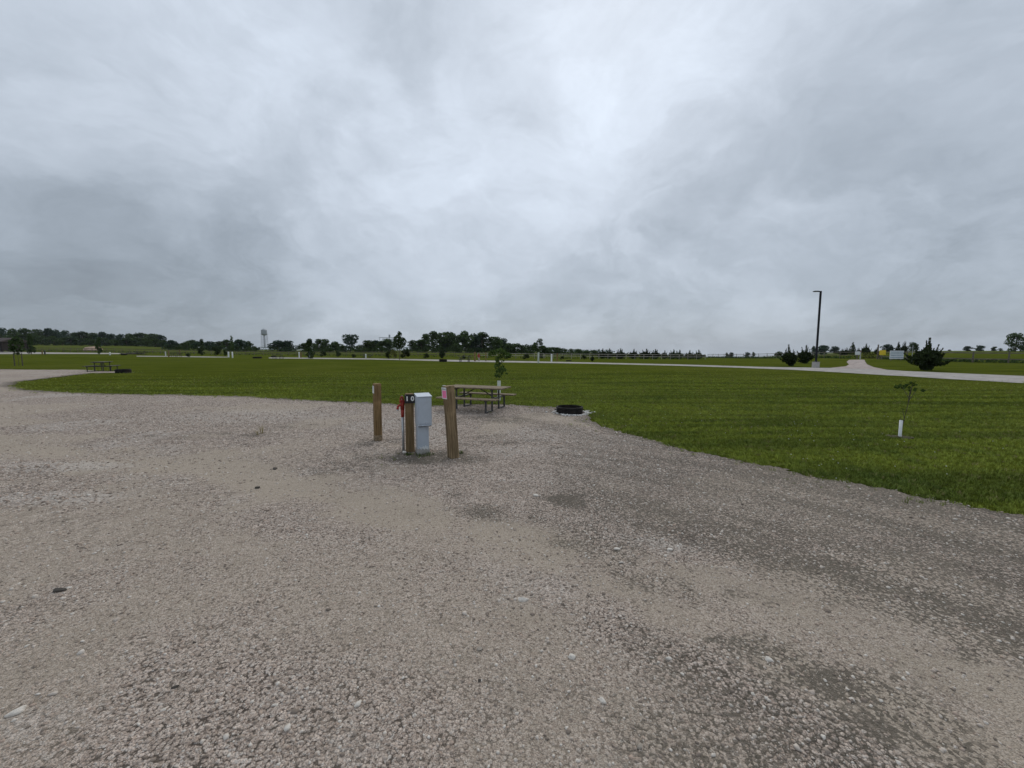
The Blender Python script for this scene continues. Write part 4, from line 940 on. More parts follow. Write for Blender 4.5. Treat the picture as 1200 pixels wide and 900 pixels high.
# ================================================================== LAMP POST
g = at(955.7, 431)
lp = thing('street_lamp', 'tall dark lamp post with a flat head on a concrete base beside the road', 'lamp post', g, 0)
hl = atY(960, 341, g.y).z - g.z
MB().cyl((0, 0, -.1), (0, 0, .56), .30, .295, 24).build('base', M_CONC, lp)
MB().box((0, 0, .575), (.34, .34, .03), bevel=.005).build('base_plate', M_LAMP, lp)
for a in range(4): MB().cyl((.13 * math.cos(a * 1.57 + .78), .13 * math.sin(a * 1.57 + .78), .58), (.13 * math.cos(a * 1.57 + .78), .13 * math.sin(a * 1.57 + .78), .63), .018, seg=6).build('anchor_bolt', M_GALV, lp)
MB().box((0, 0, .59 + (hl - .59) / 2), (.135, .135, hl - .59), bevel=.012).build('pole', M_LAMP, lp)
MB().box((0, -.072, 1.05), (.08, .012, .16), bevel=.004).build('hand_hole_cover', M_LAMP, lp)
MB().box((-.15, 0, hl - .06), (.20, .06, .06)).build('arm', M_LAMP, lp)
hd = MB().box((-.42, 0, hl - .04), (.46, .30, .075), bevel=.02).build('lamp_head', M_LAMP, lp)
MB().box((-.43, 0, hl - .081), (.30, .2, .010)).build('lens', M_LENS, hd)
for i in range(4): MB().box((-.56 + .08 * i, 0, hl + .006), (.012, .24, .024)).build('cooling_fin', M_LAMP, hd)

# ================================================================== FENCES
def fence(label, pts, hgt, spacing, rails, m, pr=.055, group='rail fences', board=False):
    """posts along a ground polyline; every post and every rail between two posts is its own part"""
    P_ = []
    for a, b in zip(pts, pts[1:]):
        n = max(1, round((b - a).length / spacing))
        for i in range(n): P_.append(a.lerp(b, i / n))
    P_.append(pts[-1])
    for q in P_: q.z = float(gz(q.x, q.y))
    f = thing('fence', label, 'fence', P_[0], 0, group); o = P_[0].copy()
    pm = MB().cyl((0, 0, -.1), (0, 0, hgt + .04), pr, pr * .92, 8).bm; me = bpy.data.meshes.new('post'); pm.to_mesh(me); me.materials.append(m)
    for q in P_:
        b = link('post', me, None, f, q - o); b.rotation_euler = (random.uniform(-.02, .02), random.uniform(-.02, .02), random.random())
    L0 = (P_[1] - P_[0]).length; rm = bpy.data.meshes.new('rail'); bb = MB().box((.5, 0, 0), (1.0, .045, .11), bevel=0).bm; bb.to_mesh(rm); rm.materials.append(m)
    for a, b in zip(P_, P_[1:]):
        for z in rails:
            d = b - a; r = link('rail', rm, None, f, a - o + Vector((0, 0, z))); L_ = d.length; r.scale = (L_ * 1.01, 1, 1)
            r.rotation_euler = d.to_track_quat('X', 'Z').to_euler()
    return f
fence('pale two rail fence at the back of the lawn before the juniper row', [gp(560, 80), gp(826, 84)], 1.05, 1.95, (.98, .55), M_FENCEP)
fence('brown rail fence at the back of the lawn on the left', [gp(-40, 112), gp(60, 108), gp(180, 102), gp(330, 98), gp(470, 88), gp(556, 81)], 1.05, 2.4, (.98, .50), M_FENCEB)
fr_ = fence('weathered rail fence running away along the right rise behind the lamp post', [gp(829, 122), gp(909, 88), gp(965, 72), gp(1004, 64)], 1.2, 3.5, (1.08, .60), M_FENCED)
fence('weathered rail fence on the bank at the far right beyond the signs', [gp(1030, 60), gp(1062, 54.5), gp(1139, 46.5), gp(1181, 45), gp(1225, 43.5), gp(1300, 41)], 1.25, 3.9, (1.13, .42), M_FENCED, .075)
# rough dark growth under the right fences
def rough(name, pts, h, n, fm, wid=.5):
    C, S = [], []
    for a, b in zip(pts, pts[1:]):
        L_ = (b - a).length
        for i in range(int(L_ * n)):
            q = a.lerp(b, random.random()); x = q.x + random.gauss(0, wid * .5); y = q.y + random.gauss(0, wid * .5); C.append((x, y, float(gz(x, y)) + random.random() ** 1.3 * h)); S.append(random.uniform(.08, .16))
    V_, Q_ = leaf_quads(np.array(C), np.array(S)); return tag(link(name, npmesh(name, V_, Q_), fm), kind='stuff')
rough('tall_grass', [gp(829, 122.5), gp(909, 88.5), gp(965, 72.5), gp(1002, 65)], .42, 46, F_DARK)
rough('tall_grass', [gp(1032, 60.6), gp(1062, 55.1), gp(1139, 47), gp(1181, 45.4), gp(1225, 44), gp(1300, 41.5)], .38, 70, F_DARK)
rough('tall_grass', [gp(1008, 66), gp(1031, 63)], 1.0, 130, F_OLIVE, 1.2)
rough('tall_grass', [gp(560, 81.5), gp(660, 82), gp(826, 85.5)], .5, 22, F_DARK, .6)
rough('hedge_growth', [gp(192, 160), gp(300, 160), gp(400, 160), gp(560, 158), gp(640, 150), gp(705, 146)], 2.3, 55, F_DARK, 1.8)
rough('tall_grass', [gp(-40, 113), gp(60, 109), gp(180, 103), gp(330, 99), gp(470, 89), gp(556, 82)], .45, 16, F_DARK, .6)

# ================================================================== SIGNS AT THE GATE
def board_sign(label, px, pytop, pybot, wpx, Y, face, post_m, lines=0, pbase=None):
    g = gp(px, Y); g.x = atY(px, 412, Y).x; g.z = float(gz(g.x, g.y)); zt = atY(px, pytop, Y).z - g.z; zb = atY(px, pybot, Y).z - g.z; w_ = wpx / F * Y
    s = thing('sign', label, 'sign', g, R(-8))
    pn = MB().box((0, -.06, (zt + zb) / 2), (w_, .03, zt - zb), bevel=.006).build('panel', face, s)
    for sx in ((-1, 1) if w_ > .9 else (0,)): MB().box((sx * w_ * .36, 0, zt * .5 - .05), (.09, .09, zt + .02)).build('post', post_m, s)
    for i in range(lines):
        z = zt - (zt - zb) * (i + .75) / (lines + .5); MB().box((random.uniform(-.01, .01) * w_, -.079, z), (w_ * random.uniform(.86, .93), .014, (zt - zb) / (lines + 1) * .42)).build('print_line', M_PRINT, pn)
    return s
board_sign('large white board with lines of blue grey print on the fence by the gate', 1050.7, 411, 420.6, 14.4, 54.5, M_BOARD, M_FENCED, 4)
board_sign('small bright yellow sign on the fence left of the white board', 1034, 410.3, 416, 6.6, 58, M_YEL, M_FENCED)
board_sign('small white notice beside the thin post at the gate opening', 1004.7, 411.8, 415.8, 5, 63, M_BOARD, M_FENCED)
def pole(name, label, px, ptop, Y, r, m, group=None, cap=None, cat='post', lean=0):
    g = gp(px, Y); g.x = atY(px, 412, Y).x; g.z = float(gz(g.x, g.y)); h = atY(px, ptop, Y).z - g.z; p = thing(name, label, cat, g, 0, group)
    MB().cyl((0, 0, -.1), (lean, 0, h), r, r * .9, 10).build('shaft', m, p)
    MB().cyl((lean, 0, h), (lean, 0, h + r * .9), r * 1.25, r * .8, 10).build('cap', cap or m, p); return p
M_PALEP = mat('pale_painted_post', (.50, .50, .48), .6, var=.1)
pole('gate_post', 'thin pale post with a red top at the gate opening', 1008.6, 412, 62, .075, M_PALEP, cap=M_RED)
pole('gate_post', 'tall brown post at the gate just left of the yellow sign', 1028.8, 404.5, 60, .10, M_FENCEB)
pole('marker_pole', 'thin grey pole standing on the bank just left of the big juniper', 1069.4, 405, 44, .030, M_GALV)

# ================================================================== JUNIPERS AND BUSHES
J = 'young red cedars and junipers'
plant(P_JUNW[0], 'juniper', 'large spreading dark juniper with pointed plumes beside the road at the right', 'shrub', 1087.5, 396.8, 0, 37, None, 434)
plant(juniper_proto(-.18, 18, .5), 'juniper', 'leaning dark juniper with one long plume to the left, left of the lamp post', 'shrub', 928, 404.5, 0, 23, J, 429)
plant(P_JUN[1], 'juniper', 'dense dark bushy juniper closest to the lamp post on its left', 'shrub', 944, 405, 0, 22, J, 425.8)
row = [(706, 408.5, 9, 'small'), (714, 408.5, 10, 'blunt'), (727, 408.7, 13, 'ragged'), (742.5, 409.2, 10, 'pointed'), (757, 409, 14, 'narrow spired'), (768, 409.5, 13, 'broad'), (779, 410.5, 6, 'tiny'), (789, 409.5, 10, 'pointed'), (796, 410, 10, 'low'), (808, 410.6, 10, 'rounded'), (818.5, 410, 10, 'forked')]
row_l = ['small juniper at the left end of the row behind the pale fence', 'blunt twin topped juniper beside the left end of the juniper row', 'ragged spreading juniper in front of the pale fence, third in the row', 'pointed juniper standing between the ragged one and the spired one', 'juniper with one tall narrow spire near the middle of the row', 'broad juniper with several low tips right of the spired juniper', 'smallest juniper low behind the fence near the right of the row',
         'pointed juniper before the gap in the right part of the row', 'low wide juniper touching the pointed one right of the gap', 'round backed juniper second from the right end of the row', 'forked juniper at the right end of the row by the fence corner']
for i, ((px, pt, wp, _), lb) in enumerate(zip(row, row_l)):
    plant(P_JUN[i % 3], 'juniper', lb, 'shrub', px, pt, 86 + (i % 3) * 1.2 - (4 if i in (2, ) else 0), wp * 1.3, 'junipers along the back fence')
# bushes along the middle road
bl = [(220.5, 414, 0, 7, 418.3, 'tiny dark bush by the pale road left of the two round bushes', 0), (235.5, 407.5, 0, 9, 416.6, 'round dark bush beyond the road, left one of the two round bushes', 0), (252.5, 406.5, 0, 10, 417.2, 'taller dark bush beyond the road, right one of the two round bushes', 0),
      (263.5, 410, 0, 5, 417.5, 'narrow dark bush just left of the white post and tubed tree', 0), (378.5, 411, 0, 7.5, 418.4, 'dark pot shaped bush right of the tubed tree', 1), (395.7, 411, 0, 6, 418.6, 'narrow dark bush left of the heart shaped tree', 1), (414, 415, 0, 5, 419.4, 'lowest dark bush below the heart shaped tree', 1),
      (454.5, 412, 0, 7, 420.5, 'dark bush left of the mid lawn tree', 1), (475, 409, 0, 11, 420.2, 'wide dark bush right of the mid lawn tree', 0), (499, 414, 0, 7, 420.4, 'small round dark bush by the road below the conical trees', 1), (518, 406, 0, 7, 420, 'upright dark bush behind the concrete ring by the road', 2),
      (542.8, 416.5, 66, 5, None, 'low dark bush behind the far middle picnic table', 1), (594.5, 412, 68, 8, None, 'dark bush behind the leaves of the near sapling', 1), (616.8, 414.5, 0, 8, 421.3, 'round dark bush left of the grey tubed tree', 1), (634.5, 413.5, 0, 7, 420.0, 'dark bush right of the grey tubed tree', 1),
      (659, 417, 72, 5, None, 'low dark bush between the white posts and the fence', 1), (684, 415.8, 0, 6, 421.2, 'small dark bush below the juniper row', 1), (694.5, 415.5, 0, 5, 423.5, 'smallest upright bush nearest the road below the juniper row', 2), (1087 - 60, 0, 0, 0, 0, None, 0)]
for px, pt, Y, wp, pb, lb, k in bl:
    if not lb: continue
    if pb: plant((P_BUSH[px.__hash__() % 3] if k < 2 else P_JUN[2]), 'bush', lb, 'bush', px, pt, 0, wp, 'bushes along the middle road', pb)
    else: plant(P_BUSH[1], 'bush', lb, 'bush', px, pt, Y, wp, 'bushes along the middle road')

# ================================================================== YOUNG TREES ON THE LAWN
g = at(22.3, 428.5)
sapling('young_tree', 'young staked tree between two stakes on the lawn at the far left', 22.3, 428.8, 393.5, 13, None, [(-.1, 0, .80, .5, .45, .10), (.1, 0, .88, .35, .35, .08), (.0, 0, .96, .15, .15, .05), (0, 0, .70, .5, .45, .10), (.12, 0, .60, .52, .45, .10), (-.1, 0, .54, .5, .42, .08), (0, 0, .44, .3, .3, .06)], 230, .15, None, 0, stakes=2, cat='tree', leafm=F_DARK)
plant(P_TALL[0], 'young_tree', 'narrow dark young tree right of the staked tree, beside the far left road', 'tree', 36.5, 391.5, 0, 11, None, 415.4)
plant(P_TALL[1], 'young_tree', 'slender dark young tree standing by the far road just right of the tan soil mound', 'tree', 115.8, 395, 0, 8, None, 415.8)
def tubed(label, px, ptop, pbase, wpx, tube_h, proto, tm_):
    e = plant(proto, 'young_tree', label, 'tree', px, ptop, 0, wpx, None, pbase); k = e.scale; r = .11
    b = MB().lathe([(r, -.02), (r, tube_h), (r - .02, tube_h), (r - .02, tube_h - .2)], 14).bm; b.transform(Matrix.Diagonal((1 / k[0], 1 / k[1], 1 / k[2], 1))); me = bpy.data.meshes.new('tree_tube'); b.to_mesh(me); link('tree_tube', smooth(me), tm_, e); return e
SL = lambda seed: tree_proto('sl', [(0, 0, .95, .07, .06, .06), (.06, 0, .88, .10, .07, .04), (0, 0, .78, .10, .1, .09), (.02, 0, .64, .12, .12, .1), (0, 0, .5, .13, .13, .09), (-.02, 0, .4, .10, .1, .07)], 380, .03, F_DARK, .9, 4, .012)
tubed('slim dark young tree in a white tube left of the water tower', 272.0, 393.5, 419.5, 5.5, 1.2, SL(1), M_WHITE)
tubed('dark young tree in a white tube left of the row of pot shaped bushes', 362.3, 397, 420.3, 10, 1.1, P_TALL[2], M_WHITE)
tubed('open crowned young tree in a grey tube beside the middle road', 631, 396.5, 425.5, 14, 1.45, tree_proto('op', [(.12, 0, .93, .18, .14, .06), (.0, 0, .86, .16, .14, .05), (.18, 0, .78, .15, .14, .07), (-.18, 0, .76, .18, .15, .07), (-.28, 0, .68, .16, .14, .06), (-.1, 0, .62, .22, .18, .06), (.2, 0, .64, .14, .12, .05), (-.22, 0, .56, .2, .18, .05), (.38, 0, .66, .08, .08, .03), (0, 0, .5, .2, .16, .05)], 620, .038, F_DARK, .8, 8, .014), M_TUBEG)
plant(tree_proto('mt', [(.0, 0, .94, .10, .08, .06), (.1, 0, .9, .08, .08, .05), (-.05, 0, .84, .14, .12, .07), (-.15, 0, .74, .2, .18, .09), (.12, 0, .72, .22, .18, .08), (.28, 0, .64, .16, .16, .08), (-.1, 0, .62, .26, .22, .09), (.1, 0, .54, .28, .24, .08), (-.2, 0, .5, .18, .16, .06), (.02, 0, .44, .2, .2, .05)], 1300, .034, F_DARK, .8, 8, .02), 'tree', 'tallest single dark tree beside the middle road right of the grain elevator', 'tree', 468, 388.5, 0, 15, None, 421.8)
plant(P_OLIVE, 'bush', 'yellowish green bush left of the trunk of the tallest roadside tree', 'bush', 461, 409, 0, 8, None, 420.8)

# ================================================================== FAR SITES: posts, tables, rings
PG = 'white and brown hookup posts of the far sites'
for px, pt, pb, r, m, lb in [(49.3, 411.2, 415.4, .10, M_POST, 'dark hookup post by the far left road, left one of a pair'), (52.4, 411.4, 415.4, .12, M_STEEL, 'dark hookup box by the far left road, right one of a pair'), (128.6, 413.2, 416, .12, M_WHITE, 'small white post beside the far left road end'),
                             (193.8, 412.4, 417.8, .10, M_PALEP, 'pale hookup post left of the brown far post'), (197.3, 411.6, 418.4, .10, M_POST, 'brown hookup post right of the pale far post'), (210.5, 410.5, 416, .12, M_POSTB, 'dark thick post on the brown rail fence'), (267.6, 413, 418.7, .14, M_WHITE, 'white post standing left of the slim tubed tree'),
                             (350.4, 413.2, 419.4, .12, M_WHITE, 'white post beyond the road left of a dark post'), (352.6, 413.5, 419.4, .13, M_POSTB, 'dark post touching the white post beyond the road'), (428.5, 415.5, 419.6, .13, M_WHITE, 'white post by the far table right of the heart shaped tree'), (556.4, 413.6, 423.6, .12, M_POST, 'brown hookup post just right of the middle far picnic table'),
                             (569.3, 413.5, 423.4, .07, M_POST, 'thin brown post right of the far red hydrant'), (638.6, 415, 419.6, .08, M_FENCEP, 'pale stub post at the fence left of the tall white post'), (646.4, 415.6, 424.2, .11, M_WHITE, 'tall white post standing right of the grey tubed tree'), (653, 415, 422.8, .12, M_POST, 'brown post right of the tall white post')]:
    g = at(px, pb); pole('post', lb, px, pt, g.y, r, m, PG)
g = at(561.3, 423.3); p = thing('water_hydrant', 'far red headed hydrant beside the brown post by the middle road', 'hydrant', g, 0); hh = atY(561, 414.6, g.y).z - g.z
MB().cyl((0, 0, 0), (0, 0, hh * .55), .12, seg=10).build('pipe', M_FENCEP, p); MB().cyl((0, 0, hh * .5), (0, 0, hh), .17, .12, 10).build('head', M_RED, p); MB().tube([(-.1, 0, hh * .85), (-.25, 0, hh * .8), (-.26, 0, hh * .68)], [.05, .05, .05], 8).build('spout', M_RED, p)
MB().tube([(.1, 0, hh * .9), (.0, 0, hh * 1.05), (-.2, 0, hh * .98)], [.03, .03, .03], 6).build('handle', M_RED, p)
TG = 'picnic tables of the far sites'
t1 = picnic_table('picnic_table', 'dark picnic table on the left beside the end of the gravel spur', 1.9, at(120.5, 435.2), R(-62), M_DTABLE, M_STEEL, TG); t1.scale = (1, 1, 1.02)
for px, pb, rz, lb in [(326, 420.6, 4, 'distant picnic table by the road right of the water tower'), (544.5, 424.2, -4, 'picnic table by the middle road left of the far red hydrant'), (430, 419.2, 3, 'faint distant picnic table around the white post'), (206, 418.2, 3, 'faint distant picnic table by the left strand of road'), (166, 415.4, 4, 'faint distant picnic table at the end of the far left road')]:
    copy_tree(t1, at(px, pb), R(rz), 1.0, lb, TG)
RG = 'fire rings of the far sites'
ring0['group'] = 'steel fire rings'
for px, pb, sc, lb in [(144.5, 437.0, (1.25, 1.25, 1.5), 'dark fire ring right of the left picnic table'), (301.5, 420.0, (2.1, 2.1, 1.6), 'dark low fire ring in the grass below the water tower'), (320.5, 418.4, (1.3, 1.3, 1.4), 'distant dark fire ring left of the distant picnic table'), (519.3, 424.0, (1.55, 1.55, 2.0), 'dark fire ring with pale rim by the road below the upright bush'), (666.5, 423.3, (1.2, 1.2, .8), 'low dark fire ring right of the tall white post'), (145.5, 416.2, (1.4, 1.4, 1.5), 'distant fire ring on the lawn by the end of the far left road')]:
    copy_tree(ring0, at(px, pb), random.random(), sc, lb, 'steel fire rings')
# low dark heap at the end of the left road
def heap(name, label, px, pb, wpx, hpx, m, cat):
    g = at(px, pb); k = 1 / F * g.y; b = MB()
    for i in range(16):
        a = random.uniform(-.5, .5); b.ball((a * wpx * k, random.uniform(-.3, .3) * wpx * k * .5, 0), hpx * k * (1 - abs(a) * 1.2) * random.uniform(.8, 1.1), 2, (1.5, 1.3, 1), .10)
    return tag(b.build(name, m, None, True, g), label, cat)
heap('soil_mound', 'low dark mound of earth at the end of the far left road', 155, 415.2, 26, 2.4, mat('dark_earth', (.06, .055, .042), .95, var=.3, scale=2), 'mound')
heap('soil_mound', 'rounded tan mound of bare soil beyond the far left road', 108.5, 411.2, 13, 5.5, mat('tan_earth', (.44, .31, .235), .95, var=.25, scale=1.2, dirt=((.2, .15, .11), .5)), 'mound')

# ================================================================== BUILDINGS FAR AWAY
def building(label, px, ptop, peave, wpx, Y, depth, wall_m, roof_m, doors=2, name='warehouse', cat='building', pbase=None, rz=0):
    g = gp(px, Y); g.x = atY(px, 410, Y).x; g.z = float(gz(g.x, g.y)); k = Y / F
    if pbase: g.z = atY(px, pbase, Y).z
    zr = atY(px, ptop, Y).z - g.z; ze = atY(px, peave, Y).z - g.z; w_ = wpx * k; b = thing(name, label, cat, g, rz)
    MB().box((0, 0, ze / 2 - .3), (w_, depth, ze + .6)).build('wall', wall_m, b)
    o = .5; r = MB(); v = [(-w_ / 2 - o, -depth / 2 - o, ze), (w_ / 2 + o, -depth / 2 - o, ze), (w_ / 2 + o, depth / 2 + o, ze), (-w_ / 2 - o, depth / 2 + o, ze), (-w_ / 2 - o, 0, zr), (w_ / 2 + o, 0, zr)]
    vs = [r.bm.verts.new(q) for q in v]
    for f in ((0, 1, 5, 4), (2, 3, 4, 5), (0, 4, 3), (1, 2, 5), (0, 3, 2, 1)): r.bm.faces.new([vs[i] for i in f])
    r.build('roof', roof_m, b)
    for i in range(doors): MB().box((-w_ / 2 + w_ * (i + .6) / (doors + .2), -depth / 2 - .03, ze * .35), (min(w_ / (doors + 1) * .45, 4.2), .08, ze * .7)).build('door', M_DOOR, b)
    return b
building('long low white warehouse at the foot of the water tower', 310, 407.9, 409, 15, 620, 20, M_METALW, M_METALR, 4, pbase=411.5)
building('white warehouse between the round trees and the dark tubed tree', 347, 406.9, 408.4, 10, 560, 20, M_METALW, M_METALR, 3, pbase=412)
building('small white shed half hidden behind the tubed tree', 370, 407.6, 408.6, 8, 560, 14, M_METALW, M_METALR, 2, pbase=412)
# open shelter at the far left edge
Y = 92; g = gp(2, Y); g.x = atY(2, 410, Y).x; g.z = atY(2, 410.4, Y).z; kx = Y / F
sh = thing('shelter', 'dark brown open shelter with a shingled roof at the left edge of the picture', 'shelter', g, R(6)); zr = atY(2, 395.8, Y).z - g.z; ze = atY(2, 400.2, Y).z - g.z; w_ = 31 * kx; d_ = 6
r = MB(); v = [(-w_ / 2, -d_ / 2, ze), (w_ / 2, -d_ / 2, ze), (w_ / 2, d_ / 2, ze), (-w_ / 2, d_ / 2, ze), (-w_ / 2, 0, zr), (w_ / 2, 0, zr), (-w_ / 2, -d_ / 2, ze - .16), (w_ / 2, -d_ / 2, ze - .16), (w_ / 2, d_ / 2, ze - .16), (-w_ / 2, d_ / 2, ze - .16)]
vs = [r.bm.verts.new(q) for q in v]
for f in ((0, 1, 5, 4), (2, 3, 4, 5), (0, 4, 3), (1, 2, 5), (6, 7, 1, 0), (7, 8, 2, 1), (8, 9, 3, 2), (9, 6, 0, 3), (6, 9, 8, 7)): r.bm.faces.new([vs[i] for i in f])
r.build('roof', M_ROOF, sh)
for sx in (-.47, -.16, .16, .47):
    for sy in (-.44, .44): MB().box((sx * w_, sy * d_, (ze - .2) / 2 - .2), (.22, .22, ze + .2)).build('post', M_BROWN, sh)
MB().box((0, d_ * .42, ze * .45 - .1), (w_ * .92, .15, ze * .9)).build('back_wall', M_BROWN, sh); MB().box((w_ * .46, 0, ze * .45 - .1), (.15, d_ * .8, ze * .9)).build('side_wall', M_BROWN, sh)
# pale parked car before the shelter
g = at(5.2, 412.4); cr_ = thing('parked_car', 'small pale car parked on the far left road in front of the brown shelter', 'car', g, R(80))
M_CARP = mat('silver_paint', (.42, .44, .46), .3, metal=.3, var=.04)
bd = MB(); prof = [(-2.2, .35), (-2.25, .75), (-1.5, .92), (-.9, 1.42), (.7, 1.45), (1.5, .95), (2.2, .85), (2.25, .38)]
A = [bd.bm.verts.new((x, -.85 + (.14 if z > 1.1 else 0), z)) for x, z in prof]; B = [bd.bm.verts.new((x, .85 - (.14 if z > 1.1 else 0), z)) for x, z in prof]
for i in range(len(prof)): j = (i + 1) % len(prof); bd.bm.faces.new((A[i], A[j], B[j], B[i]))
bd.bm.faces.new(A[::-1]); bd.bm.faces.new(B); bd.build('body', M_CARP, cr_)
for s in (-1, 1): MB().box((-.1, s * .795, 1.17), (1.7, .02, .34), Euler((s * .25, 0, 0))).build('side_window', M_GLASS, cr_)
MB().box((1.12, 0, 1.2), (.02, 1.3, .62), Euler((0, -.98, 0))).build('windscreen', M_GLASS, cr_)
for sx in (-1.4, 1.4):
    for sy in (-1, 1): wh = MB().cyl((sx, sy * .72, .33), (sx, sy * .9, .33), .33, seg=16).build('wheel', M_TYRE, cr_); MB().cyl((sx, sy * .90, .33), (sx, sy * .91, .33), .2, seg=12).build('rim', M_GALV, wh)

# water tower
Y = 790; k = Y / F; g = gp(310, Y); g.x = atY(310, 400, Y).x; g.z = atY(310, 411, Y).z; z_ = lambda py: atY(310, py, Y).z - g.z
wt = thing('water_tower', 'grey water tower with a round tank on thin legs on the far horizon', 'water tower', g, R(20)); rt = 3.05 * k; zt, zs, zb = z_(386.4), z_(386.9), z_(391.3)
MB().lathe([(.01, z_(385.1)), (rt * .45, z_(385.7)), (rt * .98, z_(386.6)), (rt, z_(387)), (rt, zb), (rt * .93, z_(392.0)), (rt * .7, z_(392.7)), (rt * .35, z_(393.1)), (.01, z_(393.2))], 28).build('tank', M_TANK, wt, True)
MB().lathe([(rt + .2, zb - .5), (rt + 1.0, zb - .5), (rt + 1.0, zb + .2), (rt + .8, zb + .2)], 28).build('balcony', M_TANK, wt)
MB().cyl((0, 0, z_(385.2)), (0, 0, z_(384.4)), .5, .25, 10).build('vent', M_TANK, wt); MB().cyl((0, 0, 0), (0, 0, z_(393)), 1.0, 1.1, 14).build('riser_pipe', M_TANK, wt, True)
for a in range(6):
    an = a * math.pi / 3; MB().cyl((rt * 1.28 * math.cos(an), rt * 1.28 * math.sin(an), -.5), (rt * .97 * math.cos(an), rt * .97 * math.sin(an), zb), .36, .32, 7).build('leg', M_TANK, wt)
    for f_ in (.33, .66):
        q = rt * (1.28 - .31 * f_); a2 = an + math.pi / 3; MB().cyl((q * math.cos(an), q * math.sin(an), zb * f_), (q * math.cos(a2), q * math.sin(a2), zb * f_), .14, seg=5).build('strut', M_TANK, wt)
# grain elevator
Y = 700; k = Y / F; g = gp(455, Y); g.x = atY(455, 400, Y).x; g.z = atY(455, 411, Y).z; z_ = lambda py: atY(455, py, Y).z - g.z
ge = thing('grain_elevator', 'distant pale grain elevator with a long conveyor gallery rising above the trees', 'grain elevator', g, 0)
for i in range(5): MB().lathe([(1.55 * k, -1), (1.55 * k, z_(397.6)), (1.2 * k, z_(397.0)), (.1, z_(396.7))], 18, (((i - 2) * 3.3 + 1.4) * k, 0, 0)).build('silo', M_SILO, ge, True)
MB().box((-.5 * k, 0, z_(395.6)), (20 * k, 2.2, .55 * k)).build('conveyor_gallery', M_TANK, ge); MB().box((1.6 * k, 0, z_(394)), (1.4 * k, 3.4, 3.6 * k)).build('head_house', M_TANK, ge)
for i in range(6): MB().box(((-10 + i * 3.9) * k, 0, z_(403.5)), (.3 * k, .8, 15.5 * k)).build('support', M_TANK, ge)

# ================================================================== TREES BEYOND
WG = 'trees of the dark wood on the far left'
tops = [(-22, 384.5, 20), (-8, 385, 18), (5, 384.3, 16), (18, 385.2, 15), (31, 384.8, 16), (44, 385.8, 15), (56, 384.6, 16), (67, 386.6, 14), (78, 387.3, 16), (89, 389.6, 13), (98, 388.4, 14), (108, 390, 13), (119, 388.9, 15), (131, 391.2, 14), (143, 391.5, 13), (154, 391, 14), (166, 390, 17), (177, 391, 14), (186, 392.2, 15)]
for i, (px, pt, wp) in enumerate(tops):
    plant((P_BROAD + P_GREEN)[i % 6], 'tree', 'broad dark tree in the unbroken wood on the left horizon', 'tree', px, pt, 300 + (i * 37 % 26), wp * 1.25, WG)
for i, (px, pt, wp) in enumerate([(-14, 390, 14), (0, 391, 15), (12, 393, 14), (26, 392, 15), (40, 393, 14), (52, 395, 14), (64, 394, 14), (74, 396, 14), (84, 395, 14), (95, 396.5, 14), (106, 397, 14), (124, 396, 14), (136, 398, 14), (149, 397, 14), (160, 396, 15), (172, 397, 15), (183, 397, 15), (193, 399, 12)]):
    plant((P_MID + P_GREEN)[i % 5], 'tree', 'lower dark tree along the front edge of the wood on the left', 'tree', px, pt, 272 + (i * 31 % 20), wp * 1.25, 'lower trees at the edge of the left wood')
